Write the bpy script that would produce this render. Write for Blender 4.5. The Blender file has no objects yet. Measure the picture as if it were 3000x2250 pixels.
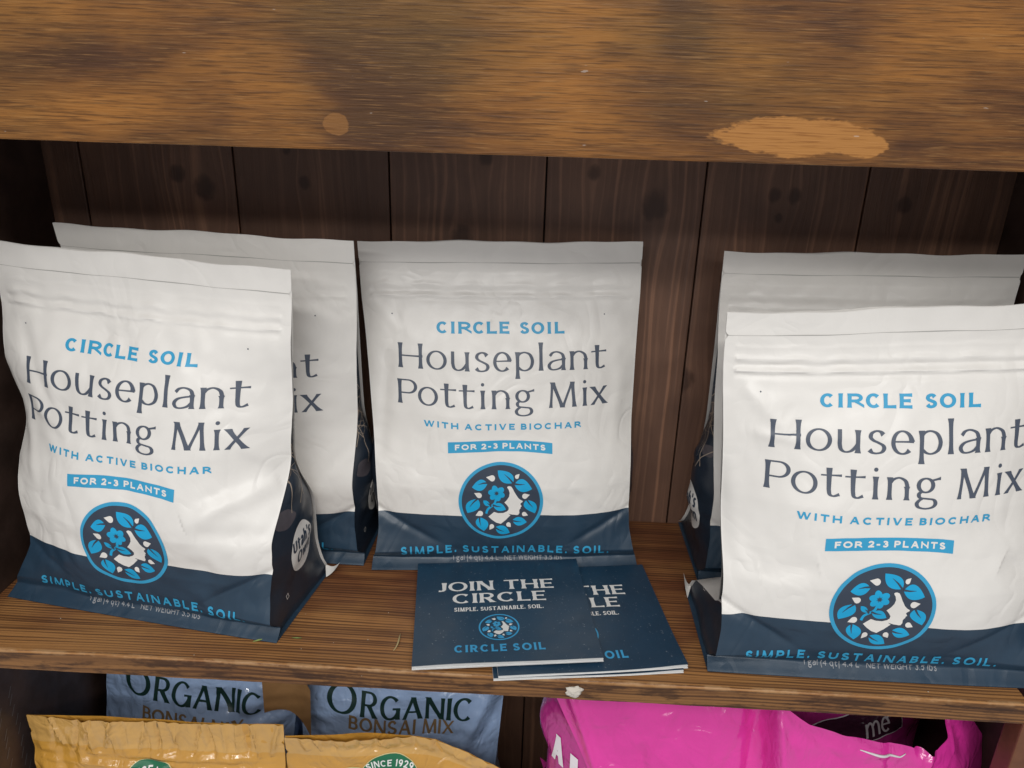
import bpy, bmesh, math, random
import numpy as np
from mathutils import Vector, Matrix
from mathutils.geometry import delaunay_2d_cdt

S = bpy.context.scene
COL = S.collection
rad = math.radians

# ------------------------------------------------------------------ camera
cam_d = bpy.data.cameras.new("camera")
cam = bpy.data.objects.new("camera", cam_d)
COL.objects.link(cam)
RIGHT = (0.9986276, 0.0446121, 0.0274345)
DOWN = (0.0416376, -0.3585463, -0.9325829)
FWD = (-0.0317680, 0.9324453, -0.3599118)
cam.matrix_world = Matrix((
    (RIGHT[0], -DOWN[0], -FWD[0], 0.0293986),
    (RIGHT[1], -DOWN[1], -FWD[1], -0.6999430),
    (RIGHT[2], -DOWN[2], -FWD[2], 0.4166788),
    (0, 0, 0, 1)))
cam_d.sensor_width = 36.0
cam_d.lens = 27.0
cam_d.clip_start = 0.01
cam_d.clip_end = 50.0
S.camera = cam

# ------------------------------------------------------------------ world and lamps
W = bpy.data.worlds.new("World")
S.world = W
W.use_nodes = True
bg = W.node_tree.nodes["Background"]
bg.inputs[0].default_value = (0.97, 0.97, 1.0, 1)
bg.inputs[1].default_value = 0.40


def tube_lamp(name, loc, sx, sy, power, color=(1.0, 0.985, 0.955)):
    d = bpy.data.lights.new(name, 'AREA')
    d.shape = 'RECTANGLE'
    d.size = sx
    d.size_y = sy
    d.energy = power
    d.color = color
    o = bpy.data.objects.new(name, d)
    COL.objects.link(o)
    o.location = loc
    v = Vector((0.0, -0.15, 0.1)) - Vector(loc)
    o.rotation_euler = v.to_track_quat('-Z', 'Y').to_euler()
    return o


# ceiling tubes of the shop, in rows in front of the shelf
tube_lamp("ceiling_lamp", (0.35, -1.25, 1.75), 1.5, 0.14, 6.0)
tube_lamp("ceiling_lamp", (-0.35, -1.95, 1.80), 1.8, 0.16, 11.5)
tube_lamp("ceiling_lamp", (0.45, -2.75, 1.75), 2.2, 0.16, 22.0)
tube_lamp("ceiling_lamp", (-0.5, -3.80, 1.65), 2.4, 0.16, 24.0)

S.view_settings.view_transform = 'Standard'
S.view_settings.look = 'None'
S.view_settings.exposure = 0.0
S.view_settings.gamma = 1.0
S.view_settings.use_curve_mapping = False


# ------------------------------------------------------------------ node helper
class NT:
    def __init__(self, name):
        self.m = bpy.data.materials.new(name)
        self.m.use_nodes = True
        self.t = self.m.node_tree
        self.b = self.t.nodes["Principled BSDF"]

    def n(self, typ, **kw):
        nd = self.t.nodes.new(typ)
        for k, v in kw.items():
            setattr(nd, k, v)
        return nd

    def link(self, a, b):
        self.t.links.new(a, b)

    def put(self, sock, v):
        if isinstance(v, bpy.types.NodeSocket):
            self.link(v, sock)
        else:
            if hasattr(sock.default_value, '__len__') and not isinstance(v, str):
                v = tuple(v)
                if len(sock.default_value) == 4 and len(v) == 3:
                    v = v + (1.0,)
            sock.default_value = v

    def obj(self):
        return self.n('ShaderNodeTexCoord').outputs['Object']

    def mapping(self, vec, scale=(1, 1, 1), loc=(0, 0, 0), rot=(0, 0, 0)):
        m = self.n('ShaderNodeMapping')
        self.link(vec, m.inputs[0])
        m.inputs[1].default_value = loc
        m.inputs[2].default_value = rot
        m.inputs[3].default_value = scale
        return m.outputs[0]

    def noise(self, vec, scale=1.0, detail=3.0, rough=0.5, dist=0.0, out=0):
        x = self.n('ShaderNodeTexNoise')
        self.link(vec, x.inputs['Vector'])
        x.inputs['Scale'].default_value = scale
        x.inputs['Detail'].default_value = detail
        x.inputs['Roughness'].default_value = rough
        x.inputs['Distortion'].default_value = dist
        return x.outputs[out]

    def math(self, op, a, b=0.0, c=0.0, clamp=False):
        x = self.n('ShaderNodeMath', operation=op)
        x.use_clamp = clamp
        self.put(x.inputs[0], a)
        self.put(x.inputs[1], b)
        if len(x.inputs) > 2:
            self.put(x.inputs[2], c)
        return x.outputs[0]

    def step(self, v, lo, hi, a=0.0, b=1.0):
        x = self.n('ShaderNodeMapRange')
        x.interpolation_type = 'SMOOTHSTEP'
        self.put(x.inputs[0], v)
        x.inputs[1].default_value = lo
        x.inputs[2].default_value = hi
        x.inputs[3].default_value = a
        x.inputs[4].default_value = b
        return x.outputs[0]

    def mix(self, f, a, b, mode='MIX'):
        x = self.n('ShaderNodeMix', data_type='RGBA', blend_type=mode)
        self.put(x.inputs[0], f)
        self.put(x.inputs[6], a)
        self.put(x.inputs[7], b)
        return x.outputs[2]

    def sep(self, vec):
        x = self.n('ShaderNodeSeparateXYZ')
        self.link(vec, x.inputs[0])
        return x.outputs

    def comb(self, a, b, c):
        x = self.n('ShaderNodeCombineXYZ')
        self.put(x.inputs[0], a)
        self.put(x.inputs[1], b)
        self.put(x.inputs[2], c)
        return x.outputs[0]

    def bump(self, h, strength=0.3, dist=0.001, normal=None):
        x = self.n('ShaderNodeBump')
        x.inputs['Strength'].default_value = strength
        x.inputs['Distance'].default_value = dist
        self.link(h, x.inputs['Height'])
        if normal is not None:
            self.link(normal, x.inputs['Normal'])
        self.link(x.outputs[0], self.b.inputs['Normal'])
        return x.outputs[0]

    def set(self, **kw):
        names = {'color': 'Base Color', 'rough': 'Roughness', 'coat': 'Coat Weight', 'coat_rough': 'Coat Roughness',
                 'spec': 'Specular IOR Level', 'metal': 'Metallic', 'trans': 'Transmission Weight', 'sheen': 'Sheen Weight'}
        for k, v in kw.items():
            self.put(self.b.inputs[names[k]], v)
        return self.m


def film(name, color, rough=0.45, var=0.05, spec=0.4, coat=0.0, coat_rough=0.1, grain=0.25, scuff=0.0, crinkle=0.0):
    """printed plastic film or card: fine tooth, faint mottling, a few scuffs"""
    k = NT(name)
    o = k.obj()
    big = k.noise(o, 28.0, 4.0, 0.6)
    fac = k.step(big, 0.3, 0.7)
    dark = tuple(c * (1 - var) for c in color)
    light = tuple(min(1, c * (1 + var)) for c in color)
    c = k.mix(fac, dark, light)
    if scuff > 0:
        sc = k.noise(k.mapping(o, (1, 1, 1), rot=(0.4, 0.6, 0.9)), 420.0, 5.0, 0.72)
        msk = k.step(sc, 0.64, 0.70)
        c = k.mix(k.math('MULTIPLY', msk, scuff), c, (0.55, 0.58, 0.6))
    r = k.step(k.noise(o, 60.0, 3.0), 0.3, 0.7, rough * 0.85, rough * 1.15)
    fine = k.noise(o, 1800.0, 2.0, 0.6)
    if crinkle > 0:
        cr = k.math('ABSOLUTE', k.math('SUBTRACT', k.noise(o, 19.0, 2.0, 0.5, 0.9), 0.5))
        cr = k.math('ADD', k.math('MINIMUM', cr, 0.10), k.math('MULTIPLY', k.noise(o, 70.0, 2.0, 0.5), 0.05))
        nn = k.bump(cr, 0.7, 0.006 * crinkle)
        k.bump(fine, grain, 0.00012, nn)
    else:
        k.bump(fine, grain, 0.00012)
    return k.set(color=c, rough=r, spec=spec, coat=coat, coat_rough=coat_rough)


def wood_apron():
    k = NT("stained_apron_wood")
    o = k.obj()
    X, Y, Z = k.sep(o)
    # slow blotches where the stain took or did not take, edges broken up by the grain
    g1 = k.noise(k.mapping(o, (40, 1, 950), rot=(0, .012, 0)), 1.0, 3.5, 0.6)
    g2 = k.noise(k.mapping(o, (14, 1, 260), loc=(3, 0, 1)), 1.0, 5.0, 0.65)
    blot = k.noise(k.mapping(o, (8, 1, 16), loc=(1.7, 0, 0.3)), 1.0, 4.0, 0.55, 0.4)

    def blob(cx, cz, rx, rz, amp):
        dx = k.math('MULTIPLY', k.math('SUBTRACT', X, cx), 1 / rx)
        dz = k.math('MULTIPLY', k.math('SUBTRACT', Z, cz), 1 / rz)
        d = k.math('ADD', k.math('MULTIPLY', dx, dx), k.math('MULTIPLY', dz, dz))
        return k.math('MULTIPLY', k.math('POWER', 2.718, k.math('MULTIPLY', d, -1.0)), amp)
    s = k.math('MULTIPLY', blot, 1.0)
    for b in ((-0.060, 0.418, 0.045, 0.034, -0.25), (-0.075, 0.390, 0.030, 0.012, -0.16), (0.100, 0.447, 0.018, 0.03, -0.24),
              (-0.245, 0.430, 0.040, 0.012, -0.22), (-0.21, 0.421, 0.03, 0.008, -0.12), (0.030, 0.449, 0.05, 0.022, 0.30),
              (-0.17, 0.420, 0.05, 0.03, 0.18), (-0.25, 0.395, 0.07, 0.012, 0.22), (-0.13, 0.40, 0.03, 0.03, 0.12), (0.0, 0.415, 0.04, 0.02, 0.06),
              (0.19, 0.43, 0.06, 0.03, -0.05), (-0.2, 0.45, 0.06, 0.01, 0.10), (0.12, 0.40, 0.05, 0.03, -0.12), (0.265, 0.455, 0.03, 0.02, 0.14)):
        s = k.math('ADD', s, blob(*b))
    s = k.math('ADD', s, k.math('MULTIPLY', k.math('SUBTRACT', g2, 0.5), 0.42))
    tone = k.step(s, 0.22, 0.84)
    c = k.mix(tone, (0.078, 0.034, 0.0170), (0.31, 0.128, 0.029))
    ragged = k.math('ADD', s, k.math('MULTIPLY', k.math('SUBTRACT', k.noise(k.mapping(o, (30, 1, 110), loc=(6, 0, 6)), 1.0, 6.0, 0.68), 0.5), 0.5))
    c = k.mix(k.step(ragged, 0.34, 0.44, 0.28, 0.0), c, (0.062, 0.029, 0.0170))
    c = k.mix(k.step(ragged, 0.60, 0.70, 0.0, 0.20), c, (0.38, 0.160, 0.038))
    c = k.mix(k.step(k.noise(k.mapping(o, (6, 1, 11), loc=(9, 0, 4)), 1.0, 3.0), 0.45, 0.75, 0, 0.35), c, (0.22, 0.125, 0.03))
    # short dark pores and fibres
    fle = k.step(g1, 0.44, 0.70, 0.0, 0.70)
    c = k.mix(fle, c, (0.050, 0.022, 0.010))
    pal = k.step(k.noise(k.mapping(o, (50, 1, 1100), loc=(5, 0, 7)), 1.0, 3.0, 0.6), 0.52, 0.74, 0.0, 0.34)
    c = k.mix(pal, c, (0.42, 0.22, 0.075))
    # bare spots where the stain flaked off
    rag = k.math('ADD', k.math('MULTIPLY', k.math('SUBTRACT', k.noise(k.mapping(o, (60, 1, 130), loc=(4, 0, 2)), 1.0, 3.0, 0.6), 0.5), 1.1), k.math('MULTIPLY', k.math('SUBTRACT', k.noise(k.mapping(o, (180, 1, 600)), 1.0, 3.0, 0.6), 0.5), 0.6))

    def spot(cx, cz, rx, rz, pw=2.0):
        dx = k.math('POWER', k.math('ABSOLUTE', k.math('MULTIPLY', k.math('SUBTRACT', X, cx), 1 / rx)), pw)
        dz = k.math('POWER', k.math('ABSOLUTE', k.math('MULTIPLY', k.math('SUBTRACT', Z, cz), 1 / rz)), pw)
        d = k.math('ADD', k.math('ADD', dx, dz), rag)
        return k.step(d, 0.84, 1.08, 1.0, 0.0)
    m = k.math('MAXIMUM', k.math('MULTIPLY', spot(-0.0925, 0.3944, 0.0076, 0.0060), 0.38), spot(0.1700, 0.3950, 0.0460, 0.0112, 1.7))
    m = k.math('MAXIMUM', m, spot(0.2080, 0.3915, 0.0150, 0.0070))
    bare = k.mix(k.step(g1, 0.48, 0.66), (0.40, 0.180, 0.050), (0.27, 0.110, 0.028))
    c = k.mix(m, c, bare)
    # white nicks
    nick = k.step(k.noise(k.mapping(o, (90, 1, 420), loc=(2, 0, 2)), 1.0, 2.0, 0.4), 0.775, 0.80)
    c = k.mix(k.math('MULTIPLY', nick, 0.35), c, (0.6, 0.55, 0.5))
    k.bump(k.math('ADD', g1, k.math('MULTIPLY', g2, 0.5)), 0.45, 0.0007)
    return k.set(color=c, rough=k.step(g2, 0.3, 0.7, 0.40, 0.60), spec=0.20)


def wood_shelf(name="stained_shelf_wood", edge=False):
    k = NT(name)
    o = k.obj()
    X, Y, Z = k.sep(o)
    v = k.comb(X, k.math('ADD', Y, k.math('MULTIPLY', Z, 0.83)), k.math('MULTIPLY', Z, 0.3))
    wob = k.noise(k.mapping(v, (3, 12, 12)), 1.0, 2.0)
    yy = k.math('ADD', k.math('ADD', Y, k.math('MULTIPLY', Z, 0.83)), k.math('MULTIPLY', wob, 0.012))
    lines = k.noise(k.comb(k.math('MULTIPLY', X, 4.5), k.math('MULTIPLY', yy, 430.0), 0.0), 1.0, 1.5, 0.5)
    ringp = k.math('ADD', k.math('MULTIPLY', yy, 2080.0), k.math('MULTIPLY', k.noise(k.comb(k.math('MULTIPLY', X, 4.0), k.math('MULTIPLY', yy, 50.0), 9.0), 1.0, 2.0, 0.5), 16.0))
    lines = k.math('ADD', k.math('MULTIPLY', lines, 0.60), k.math('ADD', k.math('MULTIPLY', k.math('SINE', ringp), 0.095), 0.20))
    longl = k.noise(k.comb(k.math('MULTIPLY', X, 2.5), k.math('MULTIPLY', yy, 210.0), 3.0), 1.0, 2.0, 0.5)
    pores = k.noise(k.mapping(v, (220, 1100, 300)), 1.0, 2.0, 0.5)
    blot = k.noise(k.mapping(v, (13, 20, 20), loc=(4, 1, 0)), 1.0, 3.0, 0.5, 0.3)
    front = k.step(Y, -0.225, -0.120, 0.20, -0.16)   # front half worn of its stain; back darkened to paint in its shade
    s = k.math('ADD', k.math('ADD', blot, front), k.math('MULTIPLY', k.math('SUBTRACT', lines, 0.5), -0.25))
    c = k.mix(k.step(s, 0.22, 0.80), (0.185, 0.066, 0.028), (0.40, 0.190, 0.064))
    c = k.mix(k.step(longl, 0.46, 0.66, 0.0, 0.40), c, (0.080, 0.031, 0.015))
    c = k.mix(k.step(lines, 0.44, 0.62, 0.0, 0.74), c, (0.062, 0.025, 0.013))
    c = k.mix(k.step(pores, 0.52, 0.72, 0.0, 0.12), c, (0.060, 0.026, 0.013))
    if edge:
        # bruised, rubbed arris dark stains of the sawn edge, and shade painted on its face
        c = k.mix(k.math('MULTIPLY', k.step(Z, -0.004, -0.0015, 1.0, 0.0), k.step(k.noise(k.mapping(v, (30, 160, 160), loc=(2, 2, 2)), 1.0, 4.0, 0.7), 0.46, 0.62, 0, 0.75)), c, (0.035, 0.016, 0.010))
        c = k.mix(k.step(Z, -0.0030, -0.0010, 0.38, 0.0), c, (0.040, 0.018, 0.010))  # whole front face darkened in colour, standing for shade under overhead light
        rub = k.math('MULTIPLY', k.math('MULTIPLY', k.step(Z, -0.0035, -0.0008), k.step(Y, -0.2352, -0.2330, 1.0, 0.0)), k.step(k.noise(k.mapping(v, (40, 60, 60)), 1.0, 4.0, 0.7), 0.40, 0.62))
        c = k.mix(k.math('MULTIPLY', rub, 0.75), c, (0.46, 0.27, 0.13))
    grit = k.step(k.noise(k.mapping(v, (1, 1, 1)), 260.0, 2.0, 0.5), 0.775, 0.80)
    c = k.mix(k.math('MULTIPLY', grit, 0.8), c, (0.45, 0.38, 0.3))
    k.bump(lines, -0.3, 0.0005)
    return k.set(color=c, rough=k.step(blot, 0.3, 0.7, 0.34, 0.5), spec=0.30)


def wood_plank(i, x0, x1, knots, rnd):
    """dark stained softwood: growth lines run up the plank and bend round the knots"""
    k = NT("dark_plank_wood")
    o = k.obj()
    X, Y, Z = k.sep(o)
    shift = None
    knotmask = None
    for (kx, kz, r) in knots:
        dx = k.math('MULTIPLY', k.math('SUBTRACT', X, kx), 1 / r)
        dz = k.math('MULTIPLY', k.math('SUBTRACT', Z, kz), 1 / (r * 1.15))
        d2 = k.math('ADD', k.math('MULTIPLY', dx, dx), k.math('MULTIPLY', dz, dz))
        dz2 = k.math('MULTIPLY', dz, 0.45)
        dd = k.math('ADD', k.math('MULTIPLY', k.math('MULTIPLY', dx, dx), 0.5), k.math('MULTIPLY', dz2, dz2))
        infl = k.math('POWER', 2.718, k.math('MULTIPLY', dd, -0.35))
        sh = k.math('MULTIPLY', k.math('MULTIPLY', infl, k.math('TANH', k.math('MULTIPLY', dx, 0.8))), -r * 0.95)
        shift = sh if shift is None else k.math('ADD', shift, sh)
        d2n = k.math('ADD', d2, k.math('MULTIPLY', k.noise(k.mapping(o, (1, 1, .6)), 150.0, 3.0), 1.6))
        km = k.step(d2n, 1.0, 2.3, 1.0, 0.0)
        knotmask = km if knotmask is None else k.math('MAXIMUM', knotmask, km)
    xx = X if shift is None else k.math('ADD', X, shift)
    ph = rnd.uniform(0, 50)
    wob = k.noise(k.comb(k.math('MULTIPLY', X, 16.0), ph, k.math('MULTIPLY', Z, 4.2)), 1.0, 2.0, 0.5)
    xw = k.math('ADD', xx, k.math('MULTIPLY', k.math('SUBTRACT', wob, 0.5), rnd.uniform(0.012, 0.04)))
    g = k.noise(k.comb(k.math('MULTIPLY', xw, 170.0), ph, k.math('MULTIPLY', Z, 2.0)), 1.0, 2.0, 0.5)
    sine = k.math('SINE', k.math('MULTIPLY', xw, rnd.uniform(800, 1100)))
    fine = k.noise(k.comb(k.math('MULTIPLY', xx, 900.0), ph, k.math('MULTIPLY', Z, 30.0)), 1.0, 3.0, 0.6)
    cloud = k.noise(k.comb(k.math('MULTIPLY', X, 12.0), ph + 3, k.math('MULTIPLY', Z, 7.0)), 1.0, 4.0, 0.6, 0.5)
    v = rnd.uniform(0.85, 1.15)
    a = (0.17 * v, 0.092 * v, 0.062 * v)
    b = (0.35 * v, 0.185 * v, 0.115 * v)
    c = k.mix(k.step(cloud, 0.28, 0.72), a, b)
    lines = k.math('ADD', k.math('MULTIPLY', g, 0.75), k.math('MULTIPLY', sine, rnd.choice((0.03, 0.05, 0.08))))
    c = k.mix(k.step(lines, 0.36, 0.56, 0.60, 0.0), c, (0.10, 0.052, 0.036))
    c = k.mix(k.step(lines, 0.42, 0.62, 0.0, 0.20), c, (0.46, 0.22, 0.12))
    c = k.mix(k.step(fine, 0.55, 0.72, 0.0, 0.4), c, (0.09, 0.048, 0.034))
    if knotmask is not None:
        c = k.mix(k.math('MULTIPLY', knotmask, 0.72), c, (0.045, 0.022, 0.016))
    k.bump(k.math('ADD', k.math('MULTIPLY', lines, 1.0), k.math('MULTIPLY', fine, 0.3)), 0.6, 0.0011)
    return k.set(color=c, rough=0.5, spec=0.4)


# ------------------------------------------------------------------ object helpers
def tag(o, label=None, cat=None, group=None, kind=None):
    for kk, vv in (('label', label), ('category', cat), ('group', group), ('kind', kind)):
        if vv:
            o[kk] = vv
    return o


def empty(name, loc=(0, 0, 0), rot=(0, 0, 0), **kw):
    o = bpy.data.objects.new(name, None)
    o.empty_display_size = 0.02
    COL.objects.link(o)
    o.location = loc
    o.rotation_euler = rot
    return tag(o, **kw)


def mesh_obj(name, verts, faces, mat, parent=None, normals=None, smooth=True, keep_world=False, mats=None, midx=None):
    me = bpy.data.meshes.new(name)
    me.from_pydata([tuple(map(float, v)) for v in verts], [], [tuple(map(int, f)) for f in faces])
    me.update()
    for m in (mats or [mat]):
        me.materials.append(m)
    if midx is not None:
        me.polygons.foreach_set('material_index', np.asarray(midx, dtype=np.int32))
    if smooth:
        me.polygons.foreach_set('use_smooth', [True] * len(me.polygons))
    if normals is not None:
        me.normals_split_custom_set_from_vertices([tuple(map(float, n)) for n in normals])
    o = bpy.data.objects.new(name, me)
    COL.objects.link(o)
    if parent is not None:
        o.parent = parent
        if keep_world:
            o.matrix_parent_inverse = Matrix.LocRotScale(parent.location, parent.rotation_euler, None).inverted()
    return o


def board(name, lo, hi, mat, parent=None, bevel=0.0015, seg=2, keep_world=True, wobble=0.0, cuts=0):
    bm = bmesh.new()
    bmesh.ops.create_cube(bm, size=1.0)
    for v in bm.verts:
        for i in range(3):
            v.co[i] = lo[i] + (v.co[i] + 0.5) * (hi[i] - lo[i])
    if cuts:
        ed = [e for e in bm.edges if abs((e.verts[0].co - e.verts[1].co).x) > 1e-4]
        bmesh.ops.subdivide_edges(bm, edges=ed, cuts=cuts)
        ln = [e for e in bm.edges if abs((e.verts[0].co - e.verts[1].co).x) > 1e-4]
    else:
        ln = list(bm.edges)
    if bevel > 0:
        bmesh.ops.bevel(bm, geom=ln, offset=bevel, segments=seg, profile=0.6, affect='EDGES')
    if wobble > 0:
        rnd = random.Random(3)
        for v in bm.verts:
            if v.co.y < lo[1] + 0.004:
                n = math.sin(v.co.x * 61) * 0.5 + math.sin(v.co.x * 143 + 1) * 0.3 + rnd.uniform(-0.5, 0.5)
                v.co.z += wobble * n
                v.co.y += wobble * 0.6 * (math.sin(v.co.x * 97 + v.co.z * 500) + rnd.uniform(-0.5, 0.5))
    bm.normal_update()
    vs = [v.co[:] for v in bm.verts]
    fs = [[v.index for v in f.verts] for f in bm.faces]
    bm.free()
    o = mesh_obj(name, vs, fs, mat, parent, smooth=False, keep_world=keep_world)
    return o


def tube(path, r, sides=6):
    path = [Vector(p) for p in path]
    vs, fs = [], []
    rr = r if hasattr(r, '__len__') else [r] * len(path)
    for i, p in enumerate(path):
        t = (path[min(i + 1, len(path) - 1)] - path[max(i - 1, 0)]).normalized()
        a = t.orthogonal().normalized()
        b = t.cross(a)
        for j in range(sides):
            an = 2 * math.pi * j / sides
            vs.append(p + (a * math.cos(an) + b * math.sin(an)) * rr[i])
    for i in range(len(path) - 1):
        for j in range(sides):
            k = (j + 1) % sides
            fs.append((i * sides + j, i * sides + k, (i + 1) * sides + k, (i + 1) * sides + j))
    fs.append(tuple(range(sides))[::-1])
    fs.append(tuple((len(path) - 1) * sides + j for j in range(sides)))
    return vs, fs


# ------------------------------------------------------------------ lettering: stroke letterforms
def arc(cx, cy, rx, ry, a0, a1, n=18):
    return [(cx + rx * math.cos(rad(a0 + (a1 - a0) * i / n)), cy + ry * math.sin(rad(a0 + (a1 - a0) * i / n))) for i in range(n + 1)]


def cat(pts, n=6, closed=False):
    P = [np.array(p, float) for p in pts]
    m = len(P)
    out = []
    rng = m if closed else m - 1
    for i in range(rng):
        p0 = P[(i - 1) % m] if closed or i > 0 else 2 * P[0] - P[1]
        p1 = P[i]
        p2 = P[(i + 1) % m]
        p3 = P[(i + 2) % m] if closed or i + 2 < m else 2 * P[-1] - P[-2]
        for j in range(n):
            t = j / n
            out.append(tuple(0.5 * (2 * p1 + (p2 - p0) * t + (2 * p0 - 5 * p1 + 4 * p2 - p3) * t * t + (3 * p1 - p0 - 3 * p2 + p3) * t ** 3)))
    if not closed:
        out.append(tuple(P[-1]))
    return out


# 'l' straight stroke x0,y0,x1,y1,weight ; 'c' curved stroke ; 'd' dot
L_ = 'l'
UP = {
    'A': (0.95, [('l', 0, 0, .5, 1, .75), ('l', 1, 0, .5, 1, 1), ('l', .17, .32, .83, .32, 1)]),
    'B': (0.72, [('l', 0, 0, 0, 1, 1), ('c', [(0, 1), (.4, 1)] + arc(.5, .755, .40, .245, 90, -90)[1:] + [(0, .51)]),
                 ('c', [(0, .51), (.45, .51)] + arc(.55, .255, .45, .255, 90, -90)[1:] + [(0, 0)])]),
    'C': (0.92, [('c', arc(.52, .5, .52, .5, 42, 318, 30))]),
    'D': (0.88, [('l', 0, 0, 0, 1, 1), ('c', [(0, 1), (.35, 1)] + arc(.45, .5, .55, .5, 90, -90, 24)[1:] + [(0, 0)])]),
    'E': (0.70, [('l', 0, 0, 0, 1, 1), ('l', 0, 1, 1, 1, 1), ('l', 0, .52, .88, .52, 1), ('l', 0, 0, 1, 0, 1)]),
    'F': (0.68, [('l', 0, 0, 0, 1, 1), ('l', 0, 1, 1, 1, 1), ('l', 0, .50, .88, .50, 1)]),
    'G': (0.95, [('c', arc(.52, .5, .52, .5, 42, 330, 30)), ('l', 1, .02, 1, .46, 1), ('l', .62, .44, 1, .44, 1)]),
    'H': (0.90, [('l', 0, 0, 0, 1, 1), ('l', 1, 0, 1, 1, 1), ('l', 0, .5, 1, .5, 1)]),
    'I': (0.0, [('l', .5, 0, .5, 1, 1)]),
    'J': (0.50, [('c', [(1, 1), (1, .7), (1, .3)] + arc(.45, .25, .55, .25, 0, -100, 12)[1:] + [(.05, .02)])]),
    'L': (0.68, [('l', 0, 0, 0, 1, 1), ('l', 0, 0, 1, 0, 1)]),
    'M': (1.1, [('l', 0, 0, .08, 1, .75), ('l', 1, 0, .92, 1, 1), ('l', .5, 0, .08, 1, 1), ('l', .5, 0, .92, 1, .7)]),
    'N': (0.92, [('l', 0, 0, 0, 1, .85), ('l', 1, 0, 1, 1, .85), ('l', 1, 0, 0, 1, 1)]),
    'O': (1.02, [('c', arc(.5, .5, .5, .5, 0, 360, 40))]),
    'P': (0.74, [('l', 0, 0, 0, 1, 1), ('c', [(0, 1), (.45, 1)] + arc(.52, .72, .48, .28, 90, -90)[1:] + [(0, .44)])]),
    'R': (0.82, [('l', 0, 0, 0, 1, 1), ('c', [(0, 1), (.4, 1)] + arc(.46, .735, .44, .265, 90, -90)[1:] + [(0, .47)]), ('l', 1, 0, .45, .47, 1)]),
    'S': (0.72, [('c', cat([(.92, .82), (.74, .96), (.46, 1.0), (.16, .91), (.05, .73), (.22, .58), (.55, .49), (.88, .38), (.97, .23), (.84, .07), (.5, 0), (.2, .04), (0, .19)], 5))]),
    'T': (0.82, [('l', .5, 0, .5, 1, 1), ('l', 0, 1, 1, 1, 1)]),
    'U': (0.86, [('c', [(0, 1), (0, .7), (0, .4)] + arc(.5, .36, .5, .36, 180, 360, 16) + [(1, .7), (1, 1)])]),
    'V': (0.92, [('l', .5, 0, 0, 1, 1), ('l', .5, 0, 1, 1, .8)]),
    'W': (1.35, [('l', .26, 0, 0, 1, 1), ('l', .26, 0, .5, 1, .75), ('l', .74, 0, .5, 1, 1), ('l', .74, 0, 1, 1, .75)]),
    'X': (0.90, [('l', 1, 0, 0, 1, 1), ('l', 0, 0, 1, 1, .75)]),
    '1': (0.30, [('l', 1, 0, 1, 1, 1), ('l', 0, .72, 1, 1, .8)]),
    '2': (0.70, [('c', cat([(.03, .74), (.15, .93), (.48, 1.0), (.85, .9), (.95, .7), (.8, .48), (.4, .2), (.05, 0)], 5)), ('l', 0, 0, 1, 0, 1)]),
    '3': (0.70, [('c', cat([(.05, .88), (.3, .99), (.6, .98), (.88, .84), (.82, .62), (.5, .53), (.35, .53)], 4)), ('c', cat([(.35, .53), (.6, .52), (.93, .40), (.96, .2), (.75, .03), (.4, 0), (.02, .12)], 4))]),
    '4': (0.75, [('l', .75, 0, .75, 1, 1), ('l', 0, .28, .75, 1, .8), ('l', 0, .26, 1, .26, 1)]),
    '5': (0.70, [('l', .12, 1, .92, 1, 1), ('l', .08, .5, .14, 1, .9), ('c', cat([(.08, .54), (.3, .64), (.6, .63), (.9, .5), (.96, .3), (.8, .08), (.45, 0), (.02, .1)], 4))]),
    '9': (0.72, [('c', arc(.5, .68, .46, .32, 0, 360, 24)), ('c', cat([(.96, .68), (.93, .4), (.75, .15), (.4, 0)], 5))]),
    '.': (0.0, [('d', .5, .07)]),
    '-': (0.42, [('l', 0, .38, 1, .38, 1)]),
    '(': (0.25, [('c', cat([(1, 1.1), (.2, .75), (0, .4), (.2, .05), (1, -.25)], 4))]),
    ')': (0.25, [('c', cat([(0, 1.1), (.8, .75), (1, .4), (.8, .05), (0, -.25)], 4))]),
    "'": (0.0, [('l', .5, .7, .5, 1.05, .8)]),
}
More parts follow.
